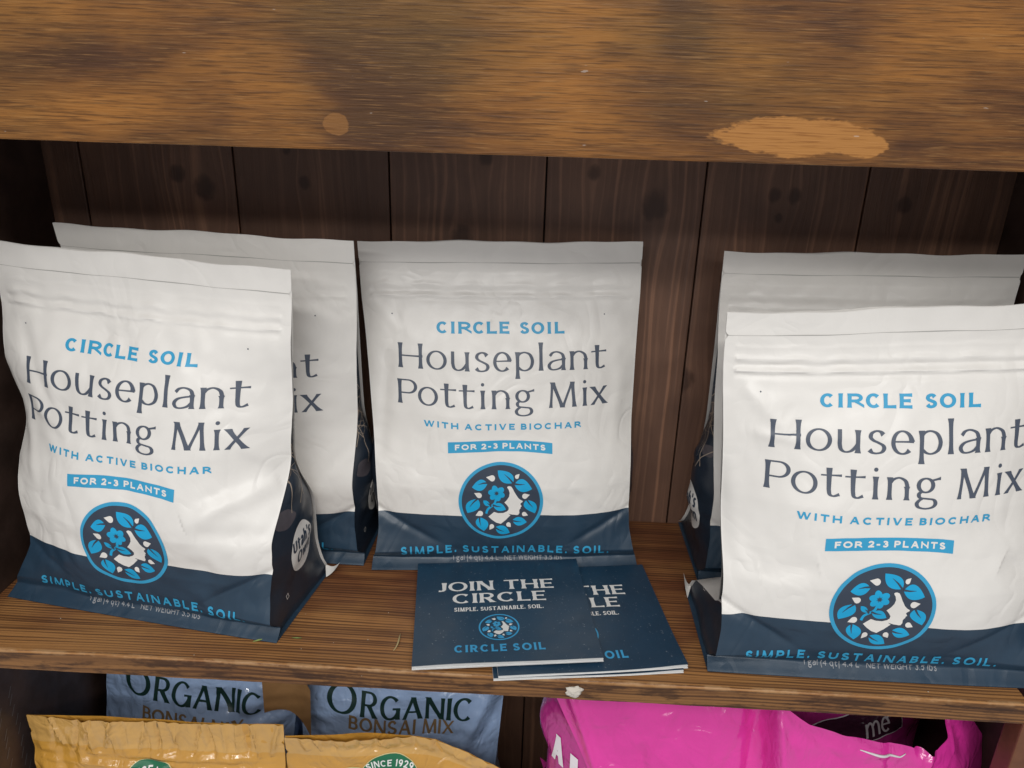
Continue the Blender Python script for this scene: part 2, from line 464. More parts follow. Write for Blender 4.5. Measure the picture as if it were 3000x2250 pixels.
LOW = {
    'o': (0.80, [('c', arc(.5, .375, .5, .352, 0, 360, 36))]),
    'u': (0.71, [('l', 1, 0, 1, .74, 1), ('c', [(0, .75), (0, .5), (0, .3)] + cat([(0, .28), (.08, .11), (.3, .025), (.6, .06), (.85, .2), (1, .34)], 5)[1:])]),
    's': (0.58, [('c', cat([(.90, .61), (.72, .70), (.45, .725), (.15, .66), (.06, .54), (.24, .44), (.55, .37), (.88, .28), (.97, .17), (.82, .06), (.5, .02), (.2, .04), (0, .13)], 5))]),
    'e': (0.70, [('l', .04, .40, 1, .40, .9), ('c', arc(.5, .375, .5, .352, 4, 318, 32))]),
    'p': (0.75, [('l', 0, -.30, 0, .74, 1), ('c', cat([(0, .56), (.2, .68), (.5, .725), (.82, .64), (.98, .40), (.88, .15), (.58, .03), (.28, .05), (0, .19)], 6))]),
    'b': (0.75, [('l', 0, 0, 0, 1.1, 1), ('c', cat([(0, .56), (.2, .68), (.5, .725), (.82, .64), (.98, .40), (.88, .15), (.58, .03), (.28, .05), (0, .19)], 6))]),
    'q': (0.75, [('l', 1, -.30, 1, .74, 1), ('c', cat([(1, .56), (.8, .68), (.5, .725), (.18, .64), (.02, .40), (.12, .15), (.42, .03), (.72, .05), (1, .19)], 6))]),
    'l': (0.0, [('l', .5, 0, .5, 1.10, 1)]),
    'h': (0.70, [('l', 0, 0, 0, 1.1, 1), ('c', cat([(0, .52), (.22, .67), (.55, .725), (.88, .62), (1, .42)], 6)), ('l', 1, 0, 1, .44, 1)]),
    'a': (0.66, [('l', 1, 0, 1, .48, 1), ('c', cat([(.06, .57), (.25, .69), (.55, .725), (.88, .64), (1, .46)], 5)), ('c', cat([(1, .43), (.6, .41), (.2, .34), (.0, .19), (.12, .05), (.4, .025), (.75, .09), (1, .24)], 5))]),
    'n': (0.72, [('l', 0, 0, 0, .74, 1), ('c', cat([(0, .52), (.22, .67), (.55, .725), (.88, .62), (1, .42)], 6)), ('l', 1, 0, 1, .44, 1)]),
    'm': (1.1, [('l', 0, 0, 0, .74, 1), ('c', cat([(0, .52), (.15, .67), (.3, .725), (.45, .62), (.5, .42)], 6)), ('l', .5, 0, .5, .44, 1), ('c', cat([(.5, .52), (.65, .67), (.8, .725), (.95, .62), (1, .42)], 6)), ('l', 1, 0, 1, .44, 1)]),
    't': (0.62, [('c', [(.38, .94), (.38, .7), (.38, .4), (.38, .24)] + cat([(.38, .22), (.44, .07), (.66, .02), (1.0, .09)], 5)[1:]), ('l', 0, .70, 1, .72, .9)]),
    'i': (0.0, [('l', .5, 0, .5, .74, 1), ('d', .5, .97)]),
    'g': (0.78, [('c', arc(.40, .49, .36, .225, 0, 360, 30)), ('l', .66, .66, 1.02, .735, 1.2), ('c', cat([(.22, .31), (.07, .20), (.16, .085), (.5, .05), (.84, .01), (.95, -.12), (.8, -.24), (.45, -.285), (.12, -.24), (.0, -.12), (.1, -.01), (.26, .06)], 5))]),
    'w': (1.05, [('l', .26, 0, 0, .74, 1), ('l', .26, 0, .5, .74, .75), ('l', .74, 0, .5, .74, 1), ('l', .74, 0, 1, .74, .75)]),
    'x': (0.72, [('l', 1, 0, 0, .74, 1), ('l', 0, 0, 1, .74, .7)]),
}
GLY = {}
GLY.update(UP)
GLY.update(LOW)


def glyph_polys(ch, x0, x1, wv, wh, flare, slant=0.0):
    """list of polygons for one letter in cap-height units, body from x0 to x1"""
    out = []
    Wd = x1 - x0
    for st in GLY[ch][1]:
        if st[0] == 'l':
            _, ax, ay, bx, by, m = st
            hx = wv * 0.5
            steep = abs(by - ay) > abs((bx - ax) * Wd) * 0.75
            inset = wv * 0.5 * (1 + flare * 0.5)
            if steep:
                A = np.array([inset + ax * (Wd - 2 * inset), ay])
                B = np.array([inset + bx * (Wd - 2 * inset), by])
                ln = np.linalg.norm(B - A)
                th = wv * m * 0.5 * ln / max(abs(B[1] - A[1]), 1e-6)
                off = np.array([th, 0])
            else:
                A = np.array([ax * Wd, wh / 2 + ay * (1 - wh)])
                B = np.array([bx * Wd, wh / 2 + by * (1 - wh)])
                if ax == 0:
                    A[0] += 0.02 * Wd
                off = np.array([0, wh * m * 0.5])
            n = 8
            for i in range(n):
                q = []
                for t in (i / n, (i + 1) / n):
                    f = 1 + flare * abs(2 * t - 1) ** 4
                    if not steep:
                        f = 1 + flare * 1.2 * t ** 5
                    c = A + (B - A) * t
                    q.append((c - off * f, c + off * f))
                out.append([q[0][0], q[1][0], q[1][1], q[0][1]])
        elif st[0] == 'c':
            pts = np.array(st[1], float)
            ins = wv * 0.5
            X = ins + pts[:, 0] * (Wd - 2 * ins)
            Yv = pts[:, 1]
            if ch in UP and ch not in '()':
                Yv = wh * 0.5 + Yv * (1 - wh)
            Pn = np.stack([X, Yv], 1)
            T = np.gradient(Pn, axis=0)
            closed = np.linalg.norm(Pn[0] - Pn[-1]) < 1e-6
            if closed:
                T[0] = T[-1] = Pn[1] - Pn[-2]
            T /= np.maximum(np.linalg.norm(T, axis=1, keepdims=True), 1e-9)
            Nn = np.stack([-T[:, 1], T[:, 0]], 1)
            hw = 0.5 * np.sqrt((wv * T[:, 1]) ** 2 + (wh * T[:, 0]) ** 2)
            if not closed and flare > 0 and ch in 'CSGJset':
                t = np.linspace(0, 1, len(hw))
                hw = hw * (1 + flare * 0.9 * np.abs(2 * t - 1) ** 8)
            for i in range(len(Pn) - 1):
                out.append([Pn[i] - Nn[i] * hw[i], Pn[i + 1] - Nn[i + 1] * hw[i + 1], Pn[i + 1] + Nn[i + 1] * hw[i + 1], Pn[i] + Nn[i] * hw[i]])
        else:
            r = wv * 0.52
            cx = wv * .5 + st[1] * (Wd - wv)
            out.append([np.array([cx + r * math.cos(a), (max(st[2], r) if ch == '.' else st[2]) + r * math.sin(a)]) for a in np.linspace(0, 2 * math.pi, 13)[:-1]])
    res = []
    for p in out:
        res.append([(x0 + q[0] + slant * q[1], q[1]) for q in p])
    return res


def word(text, cx, base, cap, width=None, wv=.16, wh=.12, flare=0.0, xs=1.0, track=0.16, slant=0.0, boxes=None):
    """polygons for a line of lettering centred on cx, standing on base; metres"""
    polys = []
    if boxes:
        for ch, a, b in boxes:
            polys += glyph_polys(ch, a, b, wv, wh, flare, slant)
        xs_ = [q[0] for p in polys for q in p]
        lo, hi = min(xs_), max(xs_)
    else:
        x = 0.0
        for ch in text:
            if ch == ' ':
                x += 0.42 * xs
                continue
            w = max(GLY[ch][0] * xs, wv * (1 + flare * .5))
            polys += glyph_polys(ch, x, x + w, wv, wh, flare, slant)
            x += w + track
        lo, hi = 0.0, x - track
    sx = cap if width is None else width / (hi - lo)
    mid = (lo + hi) / 2
    return [[((q[0] - mid) * sx + cx, base + q[1] * cap) for q in p] for p in polys]


def warp(polys, fn):
    return [[fn(*q) for q in p] for p in polys]


def ccw(p):
    a = sum(p[i][0] * p[(i + 1) % len(p)][1] - p[(i + 1) % len(p)][0] * p[i][1] for i in range(len(p)))
    return p if a > 0 else p[::-1]


def plan(polys, cell=0.0025, scale=1000.0):
    """union of polygons -> flat triangle mesh cut on a grid so that it can follow a curved face"""
    vs, fs = [], []
    for p in polys:
        p = ccw([tuple(q) for q in p])
        b = len(vs)
        vs += [Vector((q[0] * scale, q[1] * scale)) for q in p]
        fs.append(list(range(b, b + len(p))))
    r = delaunay_2d_cdt(vs, [], fs, 0, 1e-4)
    V, F = r[0], r[2]
    VN = np.array([(v[0], v[1]) for v in V])
    FN = np.array([list(f) for f in F])
    cen = VN[FN].mean(1)
    inside = np.zeros(len(FN), bool)
    for p in polys:
        q = np.array(p, float) * scale
        lo, hi = q.min(0), q.max(0)
        idx = np.nonzero((~inside) & (cen[:, 0] > lo[0]) & (cen[:, 0] < hi[0]) & (cen[:, 1] > lo[1]) & (cen[:, 1] < hi[1]))[0]
        if not len(idx):
            continue
        c = cen[idx]
        a, b = q, np.roll(q, -1, 0)
        par = np.zeros(len(idx), bool)
        for i in range(len(q)):
            if abs(b[i, 1] - a[i, 1]) < 1e-12:
                continue
            cond = (a[i, 1] > c[:, 1]) != (b[i, 1] > c[:, 1])
            xin = a[i, 0] + (c[:, 1] - a[i, 1]) * (b[i, 0] - a[i, 0]) / (b[i, 1] - a[i, 1])
            par ^= cond & (c[:, 0] < xin)
        inside[idx[par]] = True
    bm = bmesh.new()
    bv = [bm.verts.new((v[0] / scale, v[1] / scale, 0)) for v in V]
    for f in FN[inside]:
        try:
            bm.faces.new([bv[i] for i in f])
        except ValueError:
            pass
    bmesh.ops.delete(bm, geom=[v for v in bm.verts if not v.link_faces], context='VERTS')
    if cell:
        co = np.array([v.co[:] for v in bm.verts])
        for ax in (0, 1):
            for g in np.arange(math.ceil(co[:, ax].min() / cell) * cell, co[:, ax].max(), cell):
                pc = Vector((g, 0, 0)) if ax == 0 else Vector((0, g, 0))
                pn = Vector((1, 0, 0)) if ax == 0 else Vector((0, 1, 0))
                bmesh.ops.bisect_plane(bm, geom=bm.verts[:] + bm.edges[:] + bm.faces[:], dist=1e-7, plane_co=pc, plane_no=pn)
    bmesh.ops.triangulate(bm, faces=[f for f in bm.faces if len(f.verts) > 4])
    bm.verts.index_update()
    V2 = np.array([v.co[:2] for v in bm.verts])
    F2 = [[v.index for v in f.verts] for f in bm.faces]
    bm.free()
    # all faces towards +normal of the x,z sheet
    return V2, F2


# ------------------------------------------------------------------ the round emblem
def lpt(px, py):
    return ((px - 890) / 790.0, -(py - 825) / 705.0)


def leaf(tip, base, s1, s2):
    tip, base, s1, s2 = [np.array(lpt(*p)) for p in (tip, base, s1, s2)]
    pts = []
    for a, b, s in ((base, tip, s1), (tip, base, s2)):
        c = 2 * s - 0.5 * (a + b)
        for t in np.linspace(0, 1, 12)[:-1]:
            pts.append(tuple((1 - t) ** 2 * a + 2 * t * (1 - t) * c + t * t * b))
    return pts


def vein(a, b, w0=34, w1=4):
    a, b = np.array(a, float), np.array(b, float)
    d = (b - a) / np.linalg.norm(b - a)
    n = np.array([-d[1], d[0]])
    a = a - d * 22
    m = (a + b) / 2 + n * 9
    return [lpt(*(a - n * w0 / 2)), lpt(*(m - n * w0 * .33)), lpt(*(b - n * w1 / 2)), lpt(*(b + n * w1 / 2)), lpt(*(m + n * w0 * .33)), lpt(*(a + n * w0 / 2))]


def drop(tip, c, r):
    tip, c = np.array(tip, float), np.array(c, float)
    d = tip - c
    L = np.linalg.norm(d)
    a = math.atan2(d[1], d[0])
    al = math.acos(min(1, r / L))
    pts = [lpt(*tip)]
    for t in np.linspace(a + al, a + 2 * math.pi - al, 18):
        pts.append(lpt(c[0] + r * math.cos(t), c[1] + r * math.sin(t)))
    return pts


def ellipse(cx, cy, rx, ry, ang=0, n=22):
    ca, sa = math.cos(ang), math.sin(ang)
    return [(cx + rx * math.cos(t) * ca - ry * math.sin(t) * sa, cy + rx * math.cos(t) * sa + ry * math.sin(t) * ca) for t in np.linspace(0, 2 * math.pi, n + 1)[:-1]]


LEAVES = [((835, 260), (1115, 478), (1085, 320), (905, 445), (1108, 470), (955, 325)),
          ((1468, 580), (1140, 500), (1300, 412), (1275, 632), (1155, 492), (1335, 500)),
          ((355, 550), (642, 480), (510, 415), (520, 602), (640, 468), (468, 502)),
          ((262, 1032), (455, 755), (255, 850), (480, 925), (445, 765), (303, 915)),
          ((1525, 1042), (1370, 785), (1325, 915), (1545, 870), (1378, 790), (1488, 928)),
          ((565, 1372), (490, 1105), (415, 1220), (645, 1210), (487, 1110), (507, 1265)),
          ((1052, 1420), (782, 1285), (950, 1272), (860, 1425), (785, 1295), (945, 1385)),
          ((1376, 1215), (1098, 1170), (1240, 1112), (1210, 1278), (1096, 1172), (1275, 1206)),
          ((982, 965), (740, 880), (880, 845), (830, 980), (755, 880), (898, 912)),
          ((558, 785), (685, 895), (645, 805), (590, 872), (690, 890), (630, 838))]
DROPS = [((618, 370), (730, 388), 52), ((393, 648), (485, 690), 50), ((413, 1075), (502, 1032), 51), ((670, 1342), (714, 1272), 43),
         ((1070, 1297), (1026, 1246), 42), ((1398, 1082), (1324, 1055), 42), ((1428, 688), (1335, 715), 50), ((1237, 322), (1188, 370), 36)]
FACE = [(1003, 548), (1018, 532), (1045, 528), (1082, 538), (1110, 578), (1150, 652), (1208, 742), (1250, 780), (1293, 803), (1294, 818), (1262, 845), (1250, 860),
        (1262, 880), (1277, 903), (1255, 925), (1260, 940), (1240, 962), (1230, 985), (1234, 1030), (1215, 1066), (1190, 1072), (1120, 1064), (1072, 1066),
        (975, 1160), (882, 1227), (800, 1202), (720, 1150), (652, 1090), (758, 1002), (830, 1024), (930, 1026), (1000, 1000), (1030, 970), (1034, 930), (1000, 880),
        (953, 832), (1002, 780), (1040, 720), (1052, 650), (1034, 592)]


def emblem(cx, cz, r):
    def sc(polys):
        return [[(cx + q[0] * r, cz + q[1] * r) for q in p] for p in polys]
    ring = []
    A = np.linspace(0, 2 * math.pi, 73)
    for i in range(72):
        a, b = A[i], A[i + 1]
        ring.append([(math.cos(a), math.sin(a)), (math.cos(b), math.sin(b)), (.925 * math.cos(b), .925 * math.sin(b)), (.925 * math.cos(a), .925 * math.sin(a))])
    disc = [[(.94 * math.cos(a), .94 * math.sin(a)) for a in A[:-1]]]
    lv = [leaf(*q[:4]) for q in LEAVES]
    st = cat([(795, 770), (770, 848), (700, 905), (640, 955), (612, 1030)], 5)
    stp = []
    for i in range(len(st) - 1):
        a, b = np.array(st[i]), np.array(st[i + 1])
        d = (b - a) / np.linalg.norm(b - a)
        n = np.array([-d[1], d[0]]) * 21
        stp.append([lpt(*(a - n)), lpt(*(b + d * 3 - n)), lpt(*(b + d * 3 + n)), lpt(*(a + n))])
    pet = []
    for (px, py) in ((768, 556), (908, 585), (922, 695), (838, 768), (722, 738), (690, 632)):
        a = math.atan2(py - 650, px - 808)
        pet.append([lpt(*q) for q in ellipse((px + 808) / 2 + (px - 808) * .14, (py + 650) / 2 + (py - 650) * .14, 82, 57, a)])
    dark = [vein(q[4], q[5]) for q in LEAVES]
    star = []
    for i in range(28):
        a = 2 * math.pi * i / 28
        rr = 24 if i % 2 else (58 if i % 4 == 0 else 42)
        star.append(lpt(808 + rr * math.cos(a), 652 + rr * math.sin(a)))
    dark.append(star)
    dark.append([lpt(*q) for q in ((1022, 1042), (1045, 1048), (1110, 1064), (1075, 1068), (1068, 1070), (1040, 1055))])
    white = [drop(*q) for q in DROPS] + [[lpt(*q) for q in FACE]]
    return {'ring': sc(ring), 'disc': sc(disc), 'leaves': sc(lv + stp + pet), 'dark': sc(dark), 'white': sc(white)}


def px_boxes(lst, base_px, cap_px):
    return [(c, a / cap_px, b / cap_px) for c, a, b in lst]


TITLE1 = [('H', 368, 537), ('o', 563, 705), ('u', 735, 860), ('s', 896, 1002), ('e', 1025, 1150), ('p', 1180, 1312), ('l', 1342, 1376), ('a', 1404, 1532), ('n', 1563, 1690), ('t', 1714, 1826)]
TITLE2 = [('P', 357, 495), ('o', 499, 640), ('t', 654, 768), ('t', 784, 896), ('i', 936, 968), ('n', 1015, 1140), ('g', 1174, 1310), ('M', 1414, 1613), ('i', 1659, 1690), ('x', 1716, 1842)]
BRAND = [('C', 640, 718), ('I', 740, 766), ('R', 790, 882), ('C', 892, 972), ('L', 987, 1057), ('E', 1075, 1144), ('S', 1217, 1282), ('O', 1297, 1387), ('I', 1408, 1436), ('L', 1460, 1529)]

PX = 0.0001225       # one crop pixel on the pouch front
DESIGN = {}


def build_design():
    sh = lambda p: [[(q[0], q[1]) for q in pp] for pp in p]
    CEN = 1100.0
    t1 = word('', 0, 0, 173 * PX * 1.0, boxes=px_boxes(TITLE1, 0, 173), width=(1826 - 368) * PX * 1.03, wv=.132, wh=.056, flare=.55)
    t2 = word('', 0, 0, 173 * PX * 1.0, boxes=px_boxes(TITLE2, 0, 173), width=(1842 - 357) * PX * 1.03, wv=.132, wh=.056, flare=.55)
    k = 0.0211 / (173 * PX)
    off1 = ((1826 + 368) / 2 - CEN) * PX
    off2 = ((1842 + 357) / 2 - CEN) * PX
    t = [[(q[0] + off1, 0.1856 + q[1] * k) for q in p] for p in t1] + [[(q[0] + off2, 0.1545 + q[1] * k) for q in p] for p in t2]
    DESIGN['title'] = plan(t)
    b = word('', ((640 + 1529) / 2 - CEN) * PX, 0.2157, 0.0095, boxes=px_boxes(BRAND, 0, 80), width=(1529 - 640) * PX * 1.03, wv=.27, wh=.20, flare=.22)
    DESIGN['brand'] = plan(b)
    s = word('WITH ACTIVE BIOCHAR', -0.0015, 0.1360, 0.0056, width=0.1390, wv=.30, wh=.24, xs=1.5, track=.52)
    DESIGN['subtitle'] = plan(s)
    arch = lambda x, z: (x, z - 0.0034 * (x / 0.047) ** 2)
    n = 24
    xs = np.linspace(-0.0462, 0.0462, n + 1)
    ban = [[arch(xs[i], .1170), arch(xs[i + 1], .1170), arch(xs[i + 1], .1267), arch(xs[i], .1267)] for i in range(n)]
    ban = [[(q[0] - .004, q[1]) for q in p] for p in ban]
    DESIGN['banner'] = plan(ban)
    bt = word('FOR 2-3 PLANTS', 0, 0.1194, 0.0050, width=0.080, wv=.30, wh=.25, xs=1.45, track=.36)
    DESIGN['banner_text'] = plan([[(q[0] - .004, q[1]) for q in p] for p in warp(bt, arch)])
    e = emblem(-0.004, 0.0697, 0.0380)
    for kk, v in e.items():
        DESIGN['emblem_' + kk] = plan(v)
    sl = word('SIMPLE. SUSTAINABLE. SOIL.', 0.0, 0.0140, 0.0085, width=0.192, wv=.27, wh=.23, xs=1.35, track=.42)
    DESIGN['slogan'] = plan(sl)
    w = word('1 gal (4 qt) 4.4 L   NET WEIGHT 3.5 lbs', 0.002, 0.0062, 0.0040, width=0.102, wv=.17, wh=.15, xs=1.15, track=.22)
    DESIGN['weight'] = plan(w)
    # side badge: an egg-shaped spot with two rows of brush-like lettering, in (across, up) metres
    egg = [[(0.0190 * math.cos(a) * (1 - .18 * math.sin(a)), 0.0235 * math.sin(a)) for a in np.linspace(0, 2 * math.pi, 33)[:-1]]]
    DESIGN['badge'] = plan(egg)
    bl = word("Utah's", -0.001, 0.0005, 0.0115, width=0.030, wv=.24, wh=.16, xs=.8, track=.08, slant=.12)
    bl += word("Own", 0.001, -0.0135, 0.0115, width=0.026, wv=.24, wh=.16, xs=.9, track=.08, slant=.12)
    for i in range(3):
        bl += word("A", 0, 0, 0.0001) if False else []
    DESIGN['badge_text'] = plan(bl)
    rnd = random.Random(11)
    roots = []

    def twig(p, ang, ln, w, depth):
        pts = [np.array(p, float)]
        a = ang
        for _ in range(7):
            a += rnd.uniform(-.35, .35)
            pts.append(pts[-1] + ln / 7 * np.array([math.cos(a), math.sin(a)]))
        for i in range(7):
            A, B = pts[i], pts[i + 1]
            d = (B - A) / np.linalg.norm(B - A)
            n = np.array([-d[1], d[0]])
            w0, w1 = w * (1 - i / 8), w * (1 - (i + 1) / 8)
            roots.append([tuple(A - n * w0), tuple(B - n * w1), tuple(B + n * w1), tuple(A + n * w0)])
        if depth > 0:
            for i in (2, 3, 5):
                twig(pts[i], a + rnd.choice((-1, 1)) * rnd.uniform(.5, 1.1), ln * rnd.uniform(.4, .7), w * .65, depth - 1)
    for (x, z, a, ln) in ((-.01, .094, 1.5, .075), (.004, .096, 1.2, .09), (.012, .10, 1.9, .07), (-.02, .115, .9, .06), (.02, .13, 2.4, .06), (-.024, .15, .5, .06), (.0, .165, 1.7, .06), (-.02, .18, 1.0, .05)):
        twig((x, z), a, ln * 1.2, .00055, 2)
    roots = [p for p in roots if all(abs(q[0]) < .037 and .085 < q[1] < .235 for q in p)]
    DESIGN['roots'] = plan(roots, cell=0.004)
    rocks = []
    for (x, z, rx, rz) in ((-.012, .150, .012, .010), (.014, .172, .010, .013), (-.018, .092, .012, .008), (.016, .118, .008, .006), (-.012, .200, .010, .008)):
        ph = rnd.uniform(0, 6)
        rocks.append([(x + rx * math.cos(a) * (1 + .15 * math.sin(3 * a + ph)), z + rz * math.sin(a) * (1 + .12 * math.cos(2 * a + ph))) for a in np.linspace(0, 2 * math.pi, 25)[:-1]])
    DESIGN['rocks'] = plan(rocks, cell=0.004)
    ad = []
    ad += word("1 gal potting mix", 0.004, 0.0, 0.003, width=.040, wv=.2, wh=.18, xs=1, track=.2)
    sq = [[(-.0235, -.0006), (-.0195, -.0006), (-.0195, -.0001), (-.0235, -.0001)], [(-.0235, .0029), (-.0195, .0029), (-.0195, .0034), (-.0235, .0034)],
          [(-.0235, -.0006), (-.0230, -.0006), (-.0230, .0034), (-.0235, .0034)], [(-.0200, -.0006), (-.0195, -.0006), (-.0195, .0034), (-.0200, .0034)]]
    DESIGN['side_icon'] = plan(sq, cell=.004)


build_design()
DESIGN_POUCH = set(DESIGN)

# ------------------------------------------------------------------ film materials
M_WHITE = film("white_pouch_film", (0.80, 0.775, 0.735), 0.38, 0.02, 0.50, grain=0.30, crinkle=0.75)
M_NAVY = film("navy_pouch_film", (0.021, 0.047, 0.080), 0.38, 0.10, 0.5, grain=0.3, crinkle=0.8)
M_GUSSET = film("dark_gusset_film", (0.018, 0.027, 0.042), 0.36, 0.15, 0.5, grain=0.3)
M_BLUE = film("sky_blue_ink", (0.040, 0.350, 0.600), 0.45, 0.03, 0.4, grain=0.3)
M_CYAN = film("bright_blue_ink", (0.010, 0.380, 0.690), 0.45, 0.03, 0.4, grain=0.3)
M_SLATE = film("slate_ink", (0.080, 0.098, 0.135), 0.45, 0.04, 0.4, grain=0.3)
M_DISC = film("slate_disc_ink", (0.042, 0.058, 0.088), 0.42, 0.06, 0.4, grain=0.3)
M_PALE = film("off_white_ink", (0.80, 0.775, 0.735), 0.45, 0.02, 0.4, grain=0.3)
M_DIM = film('grey_small_print_ink', (0.30, 0.31, 0.33), .45, .03)
M_TEAR = film("grey_tear_line", (0.40, 0.39, 0.37), 0.5, 0.05)
M_BEIGE = film("beige_root_ink", (0.34, 0.275, 0.22), 0.45, 0.05)
M_ROCK = film("mauve_stone_ink", (0.085, 0.075, 0.085), 0.45, 0.2)


# ------------------------------------------------------------------ stand-up pouches
def table(pts, n=400, sm=9):
    x = np.linspace(0, 1, n)
    y = np.interp(x, [p[0] for p in pts], [p[1] for p in pts])
    k = np.hanning(2 * sm + 1)
    k /= k.sum()
    yp = np.concatenate([np.full(sm, y[0]), y, np.full(sm, y[-1])])
    return x, np.convolve(yp, k, 'valid')


class Waves:
    def __init__(self, seed, lo, hi, n=14, aniso=1.0):
        r = np.random.RandomState(seed)
        lam = np.exp(r.uniform(np.log(lo), np.log(hi), n))
        th = r.uniform(0, 2 * np.pi, n)
        self.kx = 2 * np.pi / lam * np.cos(th)
        self.kz = 2 * np.pi / lam * np.sin(th) * aniso
        self.ph = r.uniform(0, 2 * np.pi, n)
        self.a = lam / lam.mean()
        self.a /= np.sqrt((self.a ** 2).sum())

    def __call__(self, x, z):
        x = np.asarray(x)[..., None]
        z = np.asarray(z)[..., None]
        return (self.a * np.sin(self.kx * x + self.kz * z + self.ph)).sum(-1)


def crease(x, z, seg):
    x0, z0, x1, z1, amp, w = seg
    dx, dz = x1 - x0, z1 - z0
    L2 = dx * dx + dz * dz
    t = np.clip(((x - x0) * dx + (z - z0) * dz) / L2, 0, 1)
    d = np.hypot(x - x0 - t * dx, z - z0 - t * dz)
    return amp * np.exp(-(d / w) ** 2) * np.clip(4 * t * (1 - t), 0, 1) ** .5


class Pouch:
    def __init__(s, H=.292, seed=1, dx=0., dy=.008, roll=0., creases=(), noise=.0011, fine=.00018, corner=(1., 1.), depth=1.0, bulge=1.0, wscale=1.0, topwave=.0012, out=(.012, .012), gz=1.0, twist=0.0, tail=None, thin=.35, lat=None, zipk=.7, thinb=0., zsh=0., xsh=0.):
        s.zsh, s.xsh = zsh, xsh
        s.tb = thinb
        s.sd = seed
        s.zk = zipk
        s.lat = lat
        s.H = H
        s.dx, s.dy, s.roll, s.twist = dx, dy, roll, twist
        s.creases = creases
        s.noise, s.fine = noise, fine
        s.corner = corner
        s.out = out
        s.gz = gz
        s.tw = topwave
        s.tail = tail
        s.thin = thin
        s.yc = table([(0, -.0560), (.014, -.0505), (.028, -.0460), (.045, -.0472), (.08, -.0500), (.15, -.0535), (.28, -.0545), (.5, -.0445), (.68, -.029), (.79, -.0150), (.85, -.008), (.91, -.003), (1, -.0015)], sm=3)
        s.ye = table([(0, -.0550), (.014, -.0490), (.030, -.0440), (.10, -.0415), (.28, -.0380), (.5, -.0285), (.68, -.015), (.79, -.0065), (.86, -.003), (.91, -.0018), (1, -.0013)], sm=3)
        s.xe_t = table([(0, .1235), (.03, .1225), (.06, .1190), (.13, .1155), (.28, .1155), (.5, .1180), (.7, .1205), (.85, .1232), (1, .1240)])
        s.fold = table([(0, .004), (.03, .002), (.08, .35), (.2, 1.0), (.36, .85), (.5, .0), (.62, -1.4), (.75, -2.6), (1, -3.0)])
        s.ws = wscale
        s.depth = depth
        s.bulge = bulge
        s.n1 = Waves(seed, .05, .13, 10)
        s.n2 = Waves(seed + 50, .012, .035, 18)
        s.n3 = Waves(seed + 90, .02, .06, 8)

    def xe(s, z):
        v = np.clip(np.asarray(z) / s.H, 0, 1)
        e = np.interp(v, *s.xe_t) * s.ws
        return e - .0022 * np.exp(-((v - .938) / .006) ** 2)

    def yb(s, x, z, front=True):
        z = np.asarray(z, float)
        v = np.clip(z / s.H, 0, 1)
        u = np.clip(np.abs(x) / (np.interp(v, *s.xe_t) * s.ws), 0, 1)
        yc, ye = np.interp(v, *s.yc), np.interp(v, *s.ye)
        tt = np.clip((v - .26) / .24, 0, 1)
        ye = ye * (1 - s.thin * tt * tt * (3 - 2 * tt))
        yc = ye + (yc - ye) * s.bulge
        return (ye + (yc - ye) * (1 - u ** 2.4)) * s.depth

    def ybk(s, x, z):
        z = np.asarray(z, float)
        v = np.clip(z / s.H, 0, 1)
        u = np.clip(np.abs(x) / (np.interp(v, *s.xe_t) * s.ws), 0, 1)
        e = s.yb(s.xe(z) * 1.0, z)
        c = -s.yb(np.zeros_like(z), z)
        t = np.clip((v - .05) / .14, 0, 1)
        t = s.tb * t * t * (3 - 2 * t)
        ee = -e * (1 - t) + (e + .003) * t
        return ee + (c - ee) * (1 - u ** 2.4)

    def f(s, x, z):
        x = np.asarray(x, float)
        z = np.asarray(z, float)
        v = np.clip(z / s.H, 0, 1)
        u = x / (np.interp(v, *s.xe_t) * s.ws)
        y = s.yb(x, z)
        body = np.clip(v / .06, 0, 1) * np.clip((.93 - v) / .16, 0, 1)
        y = y - s.noise * s.n1(x, z) * (.25 + .75 * body) * np.clip(v / .04, 0, 1)
        y = y - s.fine * s.n2(x, z) * (.3 + .7 * np.clip((1 - v) / .2, 0, 1)) * np.clip(v / .04, 0, 1)
        # corner gusset triangles
        for sg, k in ((-1, s.corner[0]), (1, s.corner[1])):
            if k == 0:
                continue
            ax, az, bx, bz = .58 * .118 * s.ws, .030, .1165 * s.ws, .052 + .006 * k
            nx, nz = (bz - az), -(bx - ax)
            ln = math.hypot(nx, nz)
            d = ((x * sg - ax) * nx + (z - az) * nz) / ln     # positive below the line
            w = np.clip((v - .03) / .03, 0, 1)
            y = y - k * w * (.30 * np.sqrt(np.maximum(d, 0) ** 2 + 1e-8) * (d > 0))
            y = y + k * w * .0016 * np.exp(-(d / .0035) ** 2) * np.clip((np.abs(u) - .5) / .15, 0, 1)
        # press-to-close strip: ridges with small puckers
        inner = s.zk * np.clip((.945 - np.abs(u)) / .02, 0, 1)
        pk = s.n3(x * 1.6, 0 * z)
        for vz, a, w in ((.905, .0003, .006), (.874, .0009, .007), (.842, .0012, .005)):
            y = y - inner * a * (1 + .45 * pk) * np.exp(-((v - vz - .002 * pk) / w) ** 2)
        y = y + inner * .0008 * np.exp(-((v - .858 - .001 * pk) / .006) ** 2) * (1 + .6 * s.n2(x * .8, z * .2))
        y = y + inner * .0007 * np.exp(-((v - .830) / .008) ** 2)
        for c in s.creases:
            y = y - crease(x, z, c)
        # top hem: slightly wavy, heat-seal bars
        y = y + s.tw * np.clip((v - .80) / .2, 0, 1) * (np.sin(x * 24 + s.dx * 90) + .45 * np.sin(x * 57 + 1.3))
        return y

